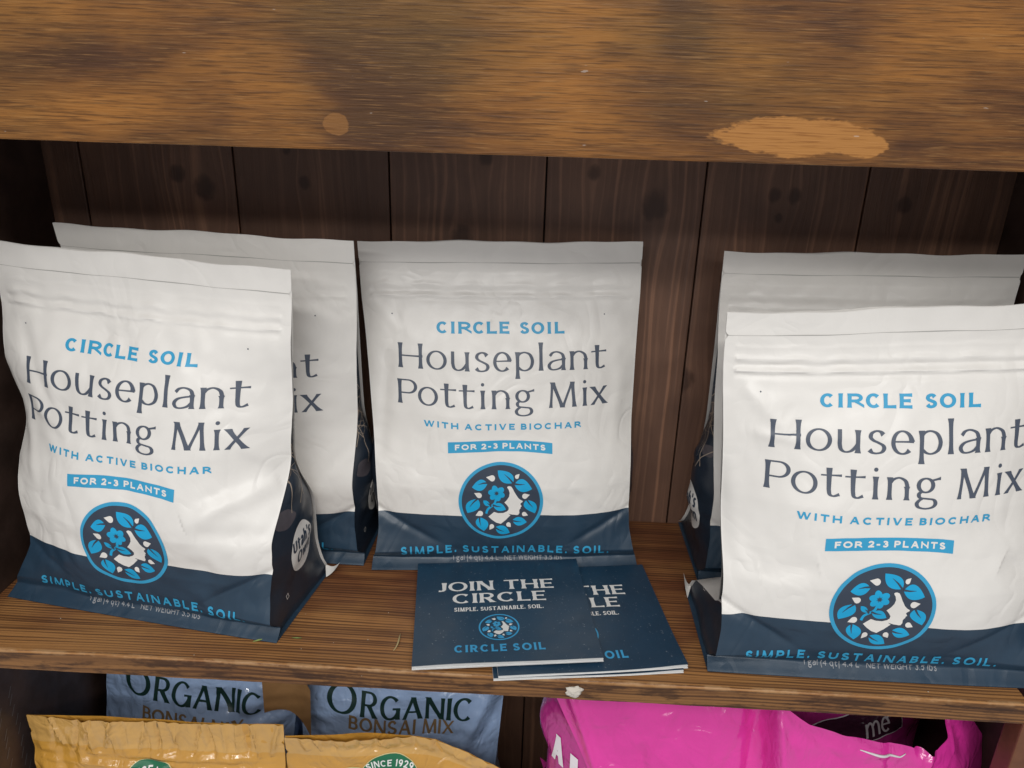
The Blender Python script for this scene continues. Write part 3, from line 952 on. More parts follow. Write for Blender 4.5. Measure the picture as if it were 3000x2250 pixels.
    def post(s, p):
        z = p[..., 2]
        t = np.clip(z / s.H, 0, 1.2)
        q = p.copy()
        q[..., 0] = p[..., 0] + s.dx * t
        q[..., 1] = p[..., 1] + s.dy * t + s.twist * p[..., 0] * t
        q[..., 2] = z + s.roll * p[..., 0] * t
        q[..., 2] += (.0007 * np.sin(p[..., 0] * 47 + s.sd) + .0004 * np.sin(p[..., 0] * 118 + 2 * s.sd)) * np.clip((t - .9) / .1, 0, 1.2)
        if s.lat is not None:
            q[..., 0] += np.minimum(p[..., 0] + .03, 0) * np.interp(t, [a for a, b in s.lat], [b for a, b in s.lat])
        if s.tail is not None:
            q[..., 2] += s.tail(p[..., 0]) * np.clip((t - .3) / .7, 0, 1)
        return q

    def front(s, x, z, off=0.):
        x = np.asarray(x, float)
        z = np.asarray(z, float)
        e = .0006
        P = lambda a, b: s.post(np.stack([a, s.f(a, b), b], -1))
        p = P(x, z)
        du = P(x + e, z) - P(x - e, z)
        dv = P(x, z + e) - P(x, z - e)
        n = np.cross(du, dv)
        n /= np.linalg.norm(n, axis=-1, keepdims=True)
        return p + n * off, n

    def back(s, x, z):
        y = s.ybk(x, z)
        y = y + .0006 * s.n1(x + 1, z)
        y = np.maximum(y, s.f(x, z) + .0006)
        return s.post(np.stack([x, y, z], -1))

    def side(s, sg, w, z, off=0.):
        """w 0 at the front seam, 1 at the back seam"""
        def P(w, z):
            v = np.clip(z / s.H, 0, 1)
            xe = s.xe(z)
            yf = s.f(sg * (xe - .003), z) + .0006
            yk = np.maximum(s.ybk(xe - .003, z) - .0006, yf + .0005)
            fo = np.interp(v, *s.fold)
            o = s.out[0] if sg < 0 else s.out[1]
            half = np.maximum((yk - yf) / 2, .0005)
            infold = np.sqrt(np.maximum(.040 ** 2 - half ** 2, 0))
            x = np.where(fo >= 0, fo * o * np.sin(np.pi * np.clip(w, 0, 1)) ** .8, -np.minimum(-fo * .016, infold) * (1 - np.abs(2 * w - 1)))
            x = xe - .003 + x + .0012 * s.n3(z * 1.2, w * .05) * np.sin(np.pi * np.clip(w, 0, 1)) * (v < .92)
            return s.post(np.stack([sg * x, yf + (yk - yf) * w, z], -1))
        e = .004
        w = np.asarray(w, float)
        z = np.asarray(z, float)
        p = P(w, z)
        du = P(w + e, z) - P(w - e, z)
        dv = P(w, z + .0006) - P(w, z - .0006)
        n = np.cross(du, dv)
        n /= np.maximum(np.linalg.norm(n, axis=-1, keepdims=True), 1e-12)
        if sg < 0:
            n = -n
        return p + n * off, n


def grid_faces(nu, nv, flip=False):
    fs = []
    for j in range(nv - 1):
        for i in range(nu - 1):
            a = j * nu + i
            q = (a, a + 1, a + nu + 1, a + nu)
            fs.append(q[::-1] if flip else q)
    return fs


def print_on(po, key, mat, name, parent, off, zshift=0., zscale=1.0, xshift=0.):
    V, F = DESIGN[key]
    if key not in ('slogan', 'weight') and key in DESIGN_POUCH:
        zshift, xshift = zshift + po.zsh, xshift + po.xsh
    p, n = po.front(V[:, 0] + xshift, V[:, 1] * zscale + zshift, off)
    # faces towards the front
    F2 = []
    for f in F:
        a, b, c = V[f[0]], V[f[1]], V[f[2]]
        cr = (b[0] - a[0]) * (c[1] - a[1]) - (b[1] - a[1]) * (c[0] - a[0])
        F2.append(f if cr > 0 else f[::-1])
    return mesh_obj(name, p, F2, mat, parent, normals=n)


def print_side(po, sg, key, mat, name, parent, off, yc=0., zc=0., rot=0.):
    V, F = DESIGN[key]
    c, s_ = math.cos(rot), math.sin(rot)
    a = V[:, 0] * c - V[:, 1] * s_
    b = V[:, 0] * s_ + V[:, 1] * c
    z = b + zc
    xe = po.xe(z)
    yf = po.f(sg * (xe - .003), z)
    yk = np.maximum(po.ybk(xe - .003, z), yf + .0012)
    y = (a + yc) * sg
    w = (y - yf) / (yk - yf)
    ok = (w > .02) & (w < .98)
    p, n = po.side(sg, np.clip(w, .02, .98), z, off)
    F2 = []
    for f in F:
        if not all(ok[i] for i in f):
            continue
        A, B, C = V[f[0]], V[f[1]], V[f[2]]
        cr = (B[0] - A[0]) * (C[1] - A[1]) - (B[1] - A[1]) * (C[0] - A[0])
        F2.append(f if cr > 0 else f[::-1])
    return mesh_obj(name, p, F2, mat, parent, normals=n)


def soil_pouch(label, loc, yaw, po, spikes=(), group="bags of houseplant potting mix"):
    root = empty('potting_mix_bag', loc, (0, 0, rad(yaw)), label=label, cat='potting mix bag', group=group)
    NU = 150
    u = np.linspace(-1, 1, NU)
    H = po.H
    zb = .0553 + po.zsh - .0022 * np.clip(np.abs(u) - .35, 0, 1) ** 1.0 + .0006 * np.sin(u * 7)

    def panel(t0, t1, n, lo, hi, name, mat):
        T = np.linspace(0, 1, n)
        Z = lo[None, :] + (hi - lo)[None, :] * T[:, None]
        U = np.repeat(u[None, :], n, 0)
        X = U * po.xe(Z)
        p, nn = po.front(X.ravel(), Z.ravel())
        return mesh_obj(name, p, grid_faces(NU, n), mat, root, normals=nn)
    zero = np.zeros(NU)
    panel(0, 1, 46, zero + .0006, zb, 'base_band', M_NAVY)
    panel(0, 1, 150, zb, zero + H, 'front_panel', M_WHITE)
    # back
    nb = 40
    ub = np.linspace(-1, 1, 41)
    Z = np.repeat(np.linspace(.0006, H, nb)[:, None], 41, 1)
    X = np.repeat(ub[None, :], nb, 0) * po.xe(Z)
    p = po.back(X.ravel(), Z.ravel())
    mesh_obj('back_panel', p, grid_faces(41, nb, True), M_WHITE, root)
    # gussets
    nw, nz = 29, 90
    Wg = np.repeat(np.linspace(0, 1, nw)[None, :], nz, 0)
    Zg = np.repeat(np.linspace(.0006, H * .85, nz)[:, None], nw, 1)
    for sg in (-1, 1):
        p, nn = po.side(sg, Wg.ravel(), Zg.ravel())
        g = mesh_obj('side_gusset', p, grid_faces(nw, nz, sg < 0), M_GUSSET, root)
        print_side(po, sg, 'rocks', M_ROCK, 'stone_print', g, .00022)
        print_side(po, sg, 'roots', M_BEIGE, 'root_print', g, .0003)
        bd = print_side(po, sg, 'badge', M_PALE, 'badge', g, .0004, yc=.004, zc=.056, rot=.16)
        print_side(po, sg, 'badge_text', M_DISC, 'badge_lettering', g, .0006, yc=.004, zc=.057, rot=.16)
        print_side(po, sg, 'side_icon', M_PALE, 'side_icon', g, .0004, yc=-.002, zc=.026, rot=.25)
    # flat base
    uu = np.linspace(-1, 1, 21)
    xb = uu * po.xe(0)
    pf = po.post(np.stack([xb, po.f(xb, xb * 0), xb * 0 + .0006], -1))
    pk = po.back(xb, xb * 0 + .0006)
    mesh_obj('bottom_panel', np.concatenate([pf, pk]), [(i, i + 21, i + 22, i + 1) for i in range(20)], M_NAVY, root)
    # tear line
    xs = np.linspace(-.985, .985, 80)
    zt = np.full(80, H * .938)
    xx = xs * po.xe(zt + .004)
    wv = .0002 * np.sin(xs * 9) + .00012
    pa, na = po.front(xx, zt - wv * .5, .00025)
    pb, nb_ = po.front(xx, zt + wv * .5 + .0003, .00025)
    mesh_obj('tear_line', np.concatenate([pa, pb]), [(i, i + 1, i + 81, i + 80) for i in range(79)], M_TEAR, root, normals=np.concatenate([na, nb_]))
    # printing
    print_on(po, 'brand', M_BLUE, 'brand_lettering', root, .0003)
    print_on(po, 'title', M_SLATE, 'title_lettering', root, .0003)
    print_on(po, 'subtitle', M_BLUE, 'subtitle_lettering', root, .0003)
    bn = print_on(po, 'banner', M_BLUE, 'banner', root, .00026)
    print_on(po, 'banner_text', M_PALE, 'banner_lettering', bn, .0004)
    dc = print_on(po, 'emblem_disc', M_DISC, 'emblem', root, .00026)
    print_on(po, 'emblem_ring', M_BLUE, 'emblem_ring', dc, .00036)
    print_on(po, 'emblem_leaves', M_CYAN, 'emblem_leaves', dc, .00036)
    print_on(po, 'emblem_white', M_PALE, 'emblem_profile', dc, .00040)
    print_on(po, 'emblem_dark', M_DISC, 'emblem_veins', dc, .00050)
    print_on(po, 'slogan', M_BLUE, 'slogan_lettering', root, .0003, zshift=po.zsh * .3)
    print_on(po, 'weight', M_DIM, 'weight_lettering', root, .0003)
    for vx in (-.0965, .0905):
        a_ = np.linspace(0, 2 * np.pi, 9)[:-1]
        p, nn = po.front(vx + .0006 * np.cos(a_), H * .79 + .0006 * np.sin(a_), .0003)
        mesh_obj('vent_hole', p, [tuple(range(8))], M_DISC, root, normals=nn)
    # turned-up seal corner at the back of the base, its inside is white
    for (sx, ln, up) in spikes:
        xe0 = float(po.xe(0.0))
        A, B, C = np.array([sx * (xe0 - .004), .0465, .0075]), np.array([sx * (xe0 + ln), .0470, .004 + up]), np.array([sx * (xe0 + ln * .15), .0350, .0020])
        vs, fs = [], []
        n = 7
        for i in range(n + 1):
            for j in range(n + 1):
                a_, b_ = i / n, j / n
                p = A + (B - A) * a_ + (C - A) * b_ * (1 - a_)
                p[2] -= .0035 * math.sin(math.pi * a_) * (1 - .4 * b_)
                vs.append(p)
        fs = grid_faces(n + 1, n + 1)
        mesh_obj('seal_corner', vs, fs, M_WHITE, root)
    return root


# ------------------------------------------------------------------ the shelving unit
shelf = empty('display_shelf', (-0.0085, -0.12, -0.42), label='dark stained wooden shelf unit with plank back, holding the bags of potting mix', cat='shelf unit')
XL, XR, XP = -0.4225, 0.4056, 0.4340
YF = -0.23686
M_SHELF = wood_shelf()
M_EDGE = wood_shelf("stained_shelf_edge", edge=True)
M_APRON = wood_apron()
M_APRON2 = film('red_brown_stile_wood', (0.16, 0.062, 0.030), .4, .25)
rnd = random.Random(4)
KN = {0: [(-.385, .33, .006)], 1: [(-.2785, .3245, .010), (-.302, .336, .007)], 2: [(-.186, .332, .0055), (-.20, .36, .004)], 3: [(-.023, .358, .006), (-.045, .288, .010)],
      4: [(.0722, .349, .006), (.1277, .322, .0120), (.0985, .196, .010), (.06, .10, .008)], 5: [(.2319, .3345, .0058), (.2492, .3345, .0060), (.238, .315, .004), (.17, .158, .011), (.20, .26, .007)], 6: [(.345, .33, .007)]}
x0 = -0.109453 - .14 * 2
for i in range(-1, 7):
    a = x0 + .14 * i + .0007
    b = x0 + .14 * (i + 1) - .0007
    a, b = max(a, XL - .018), min(b, XP + .018)
    if b - a < .01:
        continue
    pm = wood_plank(i, a, b, KN.get(i + 1, []), rnd)
    board('back_plank', (a, .0, -.42), (b, .016, .50), pm, shelf, bevel=.0012)
M_DARKSIDE = film('black_brown_side_wood', (0.060, 0.036, 0.028), .5, .3)

board('seam_light_stop', (XL - .018, .0165, -.42), (XP + .018, .022, .50), M_DARKSIDE, shelf, bevel=0)  # added behind the planks to block world light at the seams
board('front_stile', (XR + .0004, YF + .001, -.42), (XP - .0004, YF + .020, -.0195), M_APRON2, shelf)
left_side = board('side_panel', (XL - .019, YF + .001, -.42), (XL, -.0005, .50), M_DARKSIDE, shelf)
board('side_panel', (XP, YF + .001, -.42), (XP + .019, -.0005, .50), M_DARKSIDE, shelf)
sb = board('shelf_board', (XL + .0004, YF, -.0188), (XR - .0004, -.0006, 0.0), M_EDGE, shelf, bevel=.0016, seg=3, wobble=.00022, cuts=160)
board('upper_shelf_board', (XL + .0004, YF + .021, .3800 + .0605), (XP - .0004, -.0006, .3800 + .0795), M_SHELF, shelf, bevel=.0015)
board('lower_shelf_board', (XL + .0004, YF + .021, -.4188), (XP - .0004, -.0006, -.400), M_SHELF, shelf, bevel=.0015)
board('front_apron', (XL - .019, YF - .0005, .3799), (XP + .019, YF + .0185, .50), M_APRON, shelf, bevel=.0010, cuts=60, wobble=.00012)

# ------------------------------------------------------------------ five pouches on the shelf
soil_pouch('white potting mix bag in the middle of the shelf, standing behind the navy booklets', (.003, -.044, 0), 5.5,
           Pouch(seed=3, zipk=.45, dx=-.008, dy=.009, roll=.010, corner=(1, .8), creases=((-.10, .20, -.112, .10, -.0018, .006), (.105, .21, .10, .11, .0012, .007), (-.116, .245, -.09, .215, .0010, .006), (.06, .085, .10, .055, .0012, .006))))
soil_pouch('white potting mix bag at the far left front, turned to show its dark right side', (-.2810, -.1405, 0), -9.3,
           Pouch(seed=8, thin=.88, lat=((0, .02), (.06, -.01), (.16, -.11), (.26, -.05), (.40, .07), (.6, .11), (.8, .08), (1, .02)), dx=.008, dy=.0, roll=-.020, noise=.0020, fine=.0003, corner=(.4, 1.0), out=(.010, .008),
                 creases=((.05, .098, .112, .125, .0040, .008), (.06, .088, .115, .088, -.0030, .007), (-.118, .205, -.085, .10, .0022, .008), (-.10, .235, -.07, .17, -.0014, .006), (-.09, .17, -.05, .15, .0012, .005), (.02, .235, .10, .20, -.0012, .007), (.075, .17, .11, .135, .0016, .006))),
           spikes=((1, .010, .007),))
soil_pouch('white potting mix bag in the back at left, half hidden, only ending letters showing', (-.2460, -.0450, 0), -2.0,
           Pouch(seed=14, zipk=.3, H=.302, dx=.004, dy=-.050, roll=-.010, twist=-.03, thin=.6, wscale=1.01, corner=(.6, 1.1), creases=((.06, .22, .115, .19, -.0012, .006), (.08, .26, .112, .235, -.0010, .005))))
soil_pouch('white potting mix bag hidden behind the right front bag except its shaded top', (.3065, -.0500, 0), 1.0,
           Pouch(seed=21, thin=.5, zipk=.4, H=.297, dx=-.002, dy=-.006, roll=.020, out=(.016, .012)))
soil_pouch('white potting mix bag at the right front, beside the booklets, its title cut off', (.2940, -.1655, 0), 0.0,
           Pouch(seed=27, thin=.5, thinb=.96, zsh=-.0052, xsh=.003, zipk=1.0, dx=-.006, dy=.004, roll=.030, H=.2790, tail=lambda x: .045 * x, noise=.0014, corner=(1.2, .6), out=(-.012, .008),
                 creases=((-.108, .225, -.075, .19, .0016, .006), (-.10, .19, -.06, .185, .0011, .004), (-.09, .085, -.05, .095, -.0022, .008), (.085, .10, .115, .085, -.0026, .008), (-.115, .17, -.105, .09, .0014, .007))),
           spikes=((-1, .004, .016),))

# ------------------------------------------------------------------ booklets
M_COVER = film("navy_booklet_cover", (0.0145, 0.044, 0.082), 0.34, 0.08, 0.5, grain=0.15, scuff=0.55)
M_PAGE = film("white_page_paper", (0.84, 0.84, 0.83), 0.6, 0.03)
M_BOOKW = film("white_cover_print", (0.76, 0.75, 0.73), 0.4, 0.02)
M_BOOKB = film("blue_cover_print", (0.05, 0.34, 0.62), 0.4, 0.03)
BK = {}
jw = word('JOIN THE', -.0045, .0250, .0132, width=.1025, wv=.24, wh=.11, flare=.55, xs=1.25, track=.15)
jw += word('CIRCLE', -.0020, .0080, .0130, width=.0800, wv=.24, wh=.11, flare=.55, xs=1.25, track=.15)
jw += word('SIMPLE. SUSTAINABLE. SOIL.', -.0030, -.0028, .0050, width=.0755, wv=.24, wh=.14, flare=.6, xs=1.0, track=.12)
BK['white'] = plan(jw, cell=.006)
BK['blue'] = plan(word('CIRCLE SOIL', -.0055, -.0552, .0090, width=.0710, wv=.27, wh=.20, flare=.22, xs=1.15, track=.28), cell=.006)
for kk, vv in emblem(-.0045, -.0248, .0166).items():
    BK['e_' + kk] = plan(vv, cell=.006)


def booklet(label, loc, yaw, seed, lift=.0015, tilt=0.0, open_front=.0022, prints=True):
    r = random.Random(seed)
    root = empty('booklet', loc, (0, rad(tilt), rad(yaw)), label=label, cat='booklet', group='navy booklets lying on the shelf')
    w, d = .1465, .1360
    ph = r.uniform(0, 6)

    def top(x, y):
        fr = np.clip((-y + .0) / (d / 2), 0, 1)
        return .0011 + lift * 0 + open_front * fr ** 2.5 * (.55 + .45 * np.sin(x * 21 + ph)) + .0002 * np.sin(x * 60 + y * 30) + (.0016 if seed != 7 else .0010) * np.exp(-((x - w / 2) ** 2 + (y + d / 2) ** 2) / .022 ** 2) + .0008 * np.exp(-((x + w / 2) ** 2 + (y - d / 2) ** 2) / .02 ** 2)
    nx, ny = 40, 36
    xs = np.linspace(-w / 2, w / 2, nx)
    ys = np.linspace(-d / 2, d / 2, ny)
    XX, YY = np.meshgrid(xs, ys)

    def sheet(name, zf, mat, th, dy=0., dw=0.):
        Z = zf(XX, YY)
        a = np.stack([XX * (1 - dw), YY + dy, Z + th], -1).reshape(-1, 3)
        b = np.stack([XX * (1 - dw), YY + dy, Z], -1).reshape(-1, 3)
        n = nx * ny
        fs = grid_faces(nx, ny) + [tuple(q + n for q in f[::-1]) for f in grid_faces(nx, ny)]
        ring = list(range(nx)) + [j * nx + nx - 1 for j in range(1, ny)] + [(ny - 1) * nx + i for i in range(nx - 2, -1, -1)] + [j * nx for j in range(ny - 2, 0, -1)]
        for i in range(len(ring)):
            p, q = ring[i], ring[(i + 1) % len(ring)]
            fs.append((p, p + n, q + n, q))
        return mesh_obj(name, np.concatenate([a, b]), fs, mat, root, smooth=False)
    sheet('cover', top, M_COVER, .00030)
    sheet('page', lambda x, y: top(x, y) * .80 - .00005, M_PAGE, .00016, -.0008, .004)
    sheet('page', lambda x, y: top(x, y) * .40, M_PAGE, .00016, -.0012, .004)
    sheet('back_cover', lambda x, y: x * 0 + .0001, M_PAGE, .00025, -.0004)
    for nm, key, mat, off in (('cover_lettering', 'white', M_BOOKW, .0002), ('brand_lettering', 'blue', M_BOOKB, .0002), ('emblem', 'e_disc', M_COVER, .00014), ('emblem_ring', 'e_ring', M_BOOKB, .0002), ('emblem_leaves', 'e_leaves', M_BOOKB, .00026), ('emblem_profile', 'e_white', M_BOOKW, .00026), ('emblem_veins', 'e_dark', M_COVER, .00034)):
        if not prints:
            break
        V, F = BK[key]
        p = np.stack([V[:, 0], V[:, 1], top(V[:, 0], V[:, 1]) + .0003 + off], -1)
        F2 = []
        for f in F:
            a, b, c = V[f[0]], V[f[1]], V[f[2]]
            F2.append(f if (b[0] - a[0]) * (c[1] - a[1]) - (b[1] - a[1]) * (c[0] - a[0]) > 0 else f[::-1])
        mesh_obj(nm, p, F2, mat, root, smooth=False)
    return root


booklet('bottom navy booklet of the right pair, covered by the other two', (.0700, -.1650, .0004), 7.6, 5, open_front=.0012)
booklet('navy booklet at right with scuffed corners, partly under the front one', (.0725, -.1640, .0032), 8.4, 6, open_front=.0014)
booklet('front navy booklet with its whole JOIN THE CIRCLE cover showing', (.0088, -.1640, .0060), 7.0, 7, tilt=-.9, open_front=.0030)

# ------------------------------------------------------------------ crumbs on the shelf
M_STRAW = film("dry_straw", (0.42, 0.33, 0.16), 0.6, 0.1)
M_GREEN = film("green_leaf_bit", (0.22, 0.30, 0.09), 0.6, 0.1)
M_GRIT = film("pale_grit", (0.5, 0.44, 0.36), 0.8, 0.1)
M_PUTTY = film("dried_white_putty", (0.62, 0.57, 0.50), 0.75, 0.12)
pth = [(-.0710 - .0012 * math.cos(t * 1.3) + .004 * math.sin(t) - t * .004, -.196 - t * .0095, .0012 + .0012 * math.sin(t * 2)) for t in np.linspace(0, 2, 12)]
vs, fs = tube(pth, [.0003 + .0004 * math.sin(i / 11 * 3.1) for i in range(12)])
tag(mesh_obj('straw', vs, fs, M_STRAW), 'thin curved dry straw lying on the shelf left of the booklets', 'straw')
vs, fs = tube([(-.187, -.2135, .0006), (-.183, -.2120, .0012), (-.178, -.2095, .0008)], [.0003, .0008, .0002])
tag(mesh_obj('grass_blade', vs, fs, M_GREEN), 'tiny green blade scrap lying near the shelf edge below the left bag', 'plant scrap')
vs, fs = tube([(-.158, -.2065, .0005), (-.154, -.2068, .0009), (-.150, -.2062, .0005)], [.0002, .0005, .0002])
tag(mesh_obj('leaf_scrap', vs, fs, M_GREEN), 'small green scrap lying at the right corner of the left front bag', 'plant scrap')
vs, fs = tube([(-.108, -.096, .0005), (-.100, -.0995, .0009), (-.092, -.1015, .0005)], [.0001, .0003, .0001])
tag(mesh_obj('dry_fibre', vs, fs, M_STRAW), 'short dry fibre lying on the shelf between the left bags', 'plant scrap')
bm = bmesh.new()
r = random.Random(9)
for i in range(46):
    x, y = r.uniform(-.40, .38), r.uniform(-.234, -.06)
    m = Matrix.Translation((x, y, .0003)) @ Matrix.Rotation(r.uniform(0, 6), 4, 'Z') @ Matrix.Diagonal((r.uniform(.0002, .0007), r.uniform(.0002, .0005), .0003, 1))
    bmesh.ops.create_icosphere(bm, subdivisions=1, radius=1.0, matrix=m)
vs = [v.co[:] for v in bm.verts]
fs = [[v.index for v in f.verts] for f in bm.faces]
bm.free()
tag(mesh_obj('grit', vs, fs, M_GRIT, smooth=False), 'loose pale soil grit scattered over the shelf board', 'grit', kind='stuff')
bm = bmesh.new()
bmesh.ops.create_icosphere(bm, subdivisions=4, radius=1.0)
wa, wb = Waves(5, .5, 1.4, 12), Waves(6, .2, .5, 14)
for v in bm.verts:
    k = 1 + .20 * float(wa(v.co.x, v.co.z)) + .10 * float(wb(v.co.x + v.co.y, v.co.z))
    v.co = Vector((v.co.x * .0062 * k + .0675, v.co.y * .0014 * k + YF - .0006, v.co.z * .0050 * k - .0100))
vs = [v.co[:] for v in bm.verts]
fs = [[v.index for v in f.verts] for f in bm.faces]
bm.free()
tag(mesh_obj('putty_lump', vs, fs, M_PUTTY), 'dried whitish lump stuck on the front edge of the shelf below the booklets', 'lump')

# ------------------------------------------------------------------ bags on the shelf below
def gloss(name, color, rough=.22, var=.06, wr=1.0, coat=.9):
    k = NT(name)
    o = k.obj()
    fac = k.step(k.noise(o, 22.0, 4.0, .6), .3, .7)
    c = k.mix(fac, tuple(q * (1 - var) for q in color), tuple(min(1, q * (1 + var)) for q in color))
    h = k.noise(o, 26.0, 2.0, .5, 1.0)
    r1 = k.math('ABSOLUTE', k.math('SUBTRACT', k.noise(o, 38.0, 1.5, .5, 1.4), .5))
    r2 = k.math('ABSOLUTE', k.math('SUBTRACT', k.noise(k.mapping(o, (1, 1, .45), rot=(0, .35, 0)), 95.0, 1.5, .5, 1.0), .5))
    hh = k.math('ADD', k.math('MULTIPLY', h, .7), k.math('ADD', k.math('MULTIPLY', r1, 1.1), k.math('MULTIPLY', r2, .32)))
    k.bump(hh, .8, .0065 * wr)
    return k.set(color=c, rough=rough, spec=.5, coat=coat, coat_rough=.025)


M_YEL = gloss("golden_film", (0.60, 0.305, 0.050), wr=.75)
M_YSEAL = gloss("pale_golden_seal_film", (0.62, 0.355, 0.100), wr=.6)
M_GREENP = film("green_emblem_ink", (0.020, 0.160, 0.078), .3, .05)
M_GOLDL = film("gold_outline_ink", (0.72, 0.60, 0.30), .35, .05)
M_WHP = film("white_emblem_ink", (0.80, 0.80, 0.78), .4, .02)
M_BBLUE = gloss("pale_blue_film", (0.40, 0.56, 0.86), .25, .05, wr=.7)
M_DKGR = film("dark_green_ink", (0.012, 0.040, 0.036), .35, .1)
M_BRN = film("bronze_ink", (0.25, 0.165, 0.085), .35, .1)
M_ROYAL = film("royal_blue_ink", (0.04, 0.13, 0.42), .35, .1)
M_PINK = gloss("magenta_film", (0.76, 0.040, 0.36), .20, .05, wr=.50)
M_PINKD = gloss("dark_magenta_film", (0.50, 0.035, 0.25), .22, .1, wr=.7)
M_PLUM = gloss("dark_plum_film", (0.060, 0.018, 0.040), .25, .1, wr=.6)
M_PINKW = film("white_rim_film", (0.80, 0.74, 0.78), .3, .05)
M_BLACK = gloss("black_film", (0.012, 0.012, 0.014), .3, .1, wr=.5, coat=.3)


def plain_bag(name, label, catg, group, loc, rot, po, mats, seal_v=.84, side_mat=None, nU=120, nV=140):
    root = empty(name, loc, rot, label=label, cat=catg, group=group)
    u = np.linspace(-1, 1, nU)

    def part(nm, z0, z1, n, mat):
        Z = np.repeat(np.linspace(z0, z1, n)[:, None], nU, 1)
        X = np.repeat(u[None, :], n, 0) * po.xe(Z)
        p, nn = po.front(X.ravel(), Z.ravel())
        return mesh_obj(nm, p, grid_faces(nU, n), mat, root, normals=nn)
    part('front_panel', .0006, po.H * seal_v, nV, mats[0])
    part('top_seal', po.H * seal_v, po.H, 40, mats[1])
    ub = np.linspace(-1, 1, 31)
    Z = np.repeat(np.linspace(.0006, po.H, 40)[:, None], 31, 1)
    X = np.repeat(ub[None, :], 40, 0) * po.xe(Z)
    mesh_obj('back_panel', po.back(X.ravel(), Z.ravel()), grid_faces(31, 40, True), side_mat or mats[0], root)
    nw, nz = 15, 60
    Wg = np.repeat(np.linspace(0, 1, nw)[None, :], nz, 0)
    Zg = np.repeat(np.linspace(.0006, po.H * .95, nz)[:, None], nw, 1)
    for sg in (-1, 1):
        p, nn = po.side(sg, Wg.ravel(), Zg.ravel())
        mesh_obj('side_gusset', p, grid_faces(nw, nz, sg < 0), side_mat or mats[0], root)
    return root


def conform(po, polys, mat, name, parent, off, cell=.003):
    DESIGN['_t'] = plan(polys, cell=cell)
    return print_on(po, '_t', mat, name, parent, off)


def rotp(polys, ang, cx, cz):
    c, s_ = math.cos(ang), math.sin(ang)
    return [[(cx + (q[0] - cx) * c - (q[1] - cz) * s_, cz + (q[0] - cx) * s_ + (q[1] - cz) * c) for q in p] for p in polys]


# golden bag at left: upright crimped top
po = Pouch(H=.284, seed=41, dx=-.003, dy=.006, roll=.026, wscale=.945, noise=.0016, fine=.0010, corner=(0, 0), topwave=.0022,
           creases=tuple((x, .252 + r.uniform(-.004, .004), x + r.uniform(-.012, .012), .287, r.choice((-1, 1)) * r.uniform(.0014, .0034), r.uniform(.0013, .0026)) for x in np.linspace(-.095, .105, 21)) + ((-.1, .25, .02, .243, -.002, .004), (-.02, .246, .1, .252, .0018, .003)))
y1 = plain_bag('potting_soil_bag', 'glossy golden bag with straight crimped top on the lower shelf at left', 'potting soil bag', 'golden bags on the lower shelf', (-.2950, -.192, -.400), (0, 0, rad(-1.0)), po, (M_YEL, M_YSEAL), .900)
EC = (-.004, .2225)


def dome(cx, cz, rx, rz):
    return [ellipse(cx, cz, rx, rz, 0, 40)]


g = conform(po, dome(EC[0], EC[1], .0265, .0240), M_GOLDL, 'emblem_outline', y1, .0004)
conform(po, dome(EC[0], EC[1], .0258, .0233), M_GREENP, 'emblem', g, .0006)
arcw = lambda cx, r0, zc: (lambda x, z: (cx + (r0 + (z - zc)) * math.sin((x - cx) / r0), zc + (r0 + (z - zc)) * math.cos((x - cx) / r0) - r0))
conform(po, warp(word('SINCE 1929', EC[0], .2347, .0056, width=.040, wv=.2, wh=.19, track=.2), arcw(EC[0], .042, .2347)), M_WHP, 'emblem_lettering', g, .0008)

# golden bag at middle: top flopped to the right
po2 = Pouch(H=.280, seed=47, dx=.0, dy=-.006, roll=0, wscale=.90, noise=.0024, fine=.0009, corner=(0, 0), topwave=.004, tail=lambda x: -.052 * np.clip((x - .0) / .10, 0, 1.2) ** 1.7 - .004 * np.clip((-x - .05) / .06, 0, 1),
            creases=((-.09, .27, .06, .262, -.003, .006), (.04, .268, .07, .29, .0014, .003), (.03, .25, .09, .262, .002, .004)) + tuple((x, .266 + r.uniform(-.002, .003), x + r.uniform(-.010, .010), .282, r.choice((-1, 1)) * r.uniform(.0010, .0024), r.uniform(.0014, .0028)) for x in np.linspace(-.09, .10, 17)))
y2 = plain_bag('potting_soil_bag', 'glossy golden bag with slumped crooked top in the middle of the lower shelf', 'potting soil bag', 'golden bags on the lower shelf', (-.0690, -.178, -.400), (0, 0, rad(1.5)), po2, (M_YEL, M_YSEAL), .930)
ex, ez = -.018, .2365
sh1 = dome(ex, ez - .002, .028, .0280) + [[(ex - .060, ez - .05), (ex + .060, ez - .05), (ex + .060, ez + .008), (ex + .035, ez + .0120), (ex - .035, ez + .0120), (ex - .060, ez + .008)]]
sh2 = dome(ex, ez - .002, .0273, .0273) + [[(ex - .0590, ez - .049), (ex + .0590, ez - .049), (ex + .0590, ez + .0073), (ex + .035, ez + .0113), (ex - .035, ez + .0113), (ex - .0590, ez + .0073)]]
g = conform(po2, sh1, M_GOLDL, 'emblem_outline', y2, .0004)
conform(po2, sh2, M_GREENP, 'emblem', g, .0007)
conform(po2, warp(word('SINCE 1929', ex, ez + .0145, .0060, width=.0400, wv=.2, wh=.19, track=.2), arcw(ex, .050, ez + .0145)), M_WHP, 'emblem_lettering', g, .0010)
conform(po2, word('E', ex - .034, ez - .013, .021, width=.018, wv=.26, wh=.14, flare=.5, slant=.2) + word('spoma', ex + .018, ez - .013, .018, width=.068, wv=.26, wh=.16, flare=.3, slant=.2, track=.08), M_WHP, 'emblem_name', g, .0010)

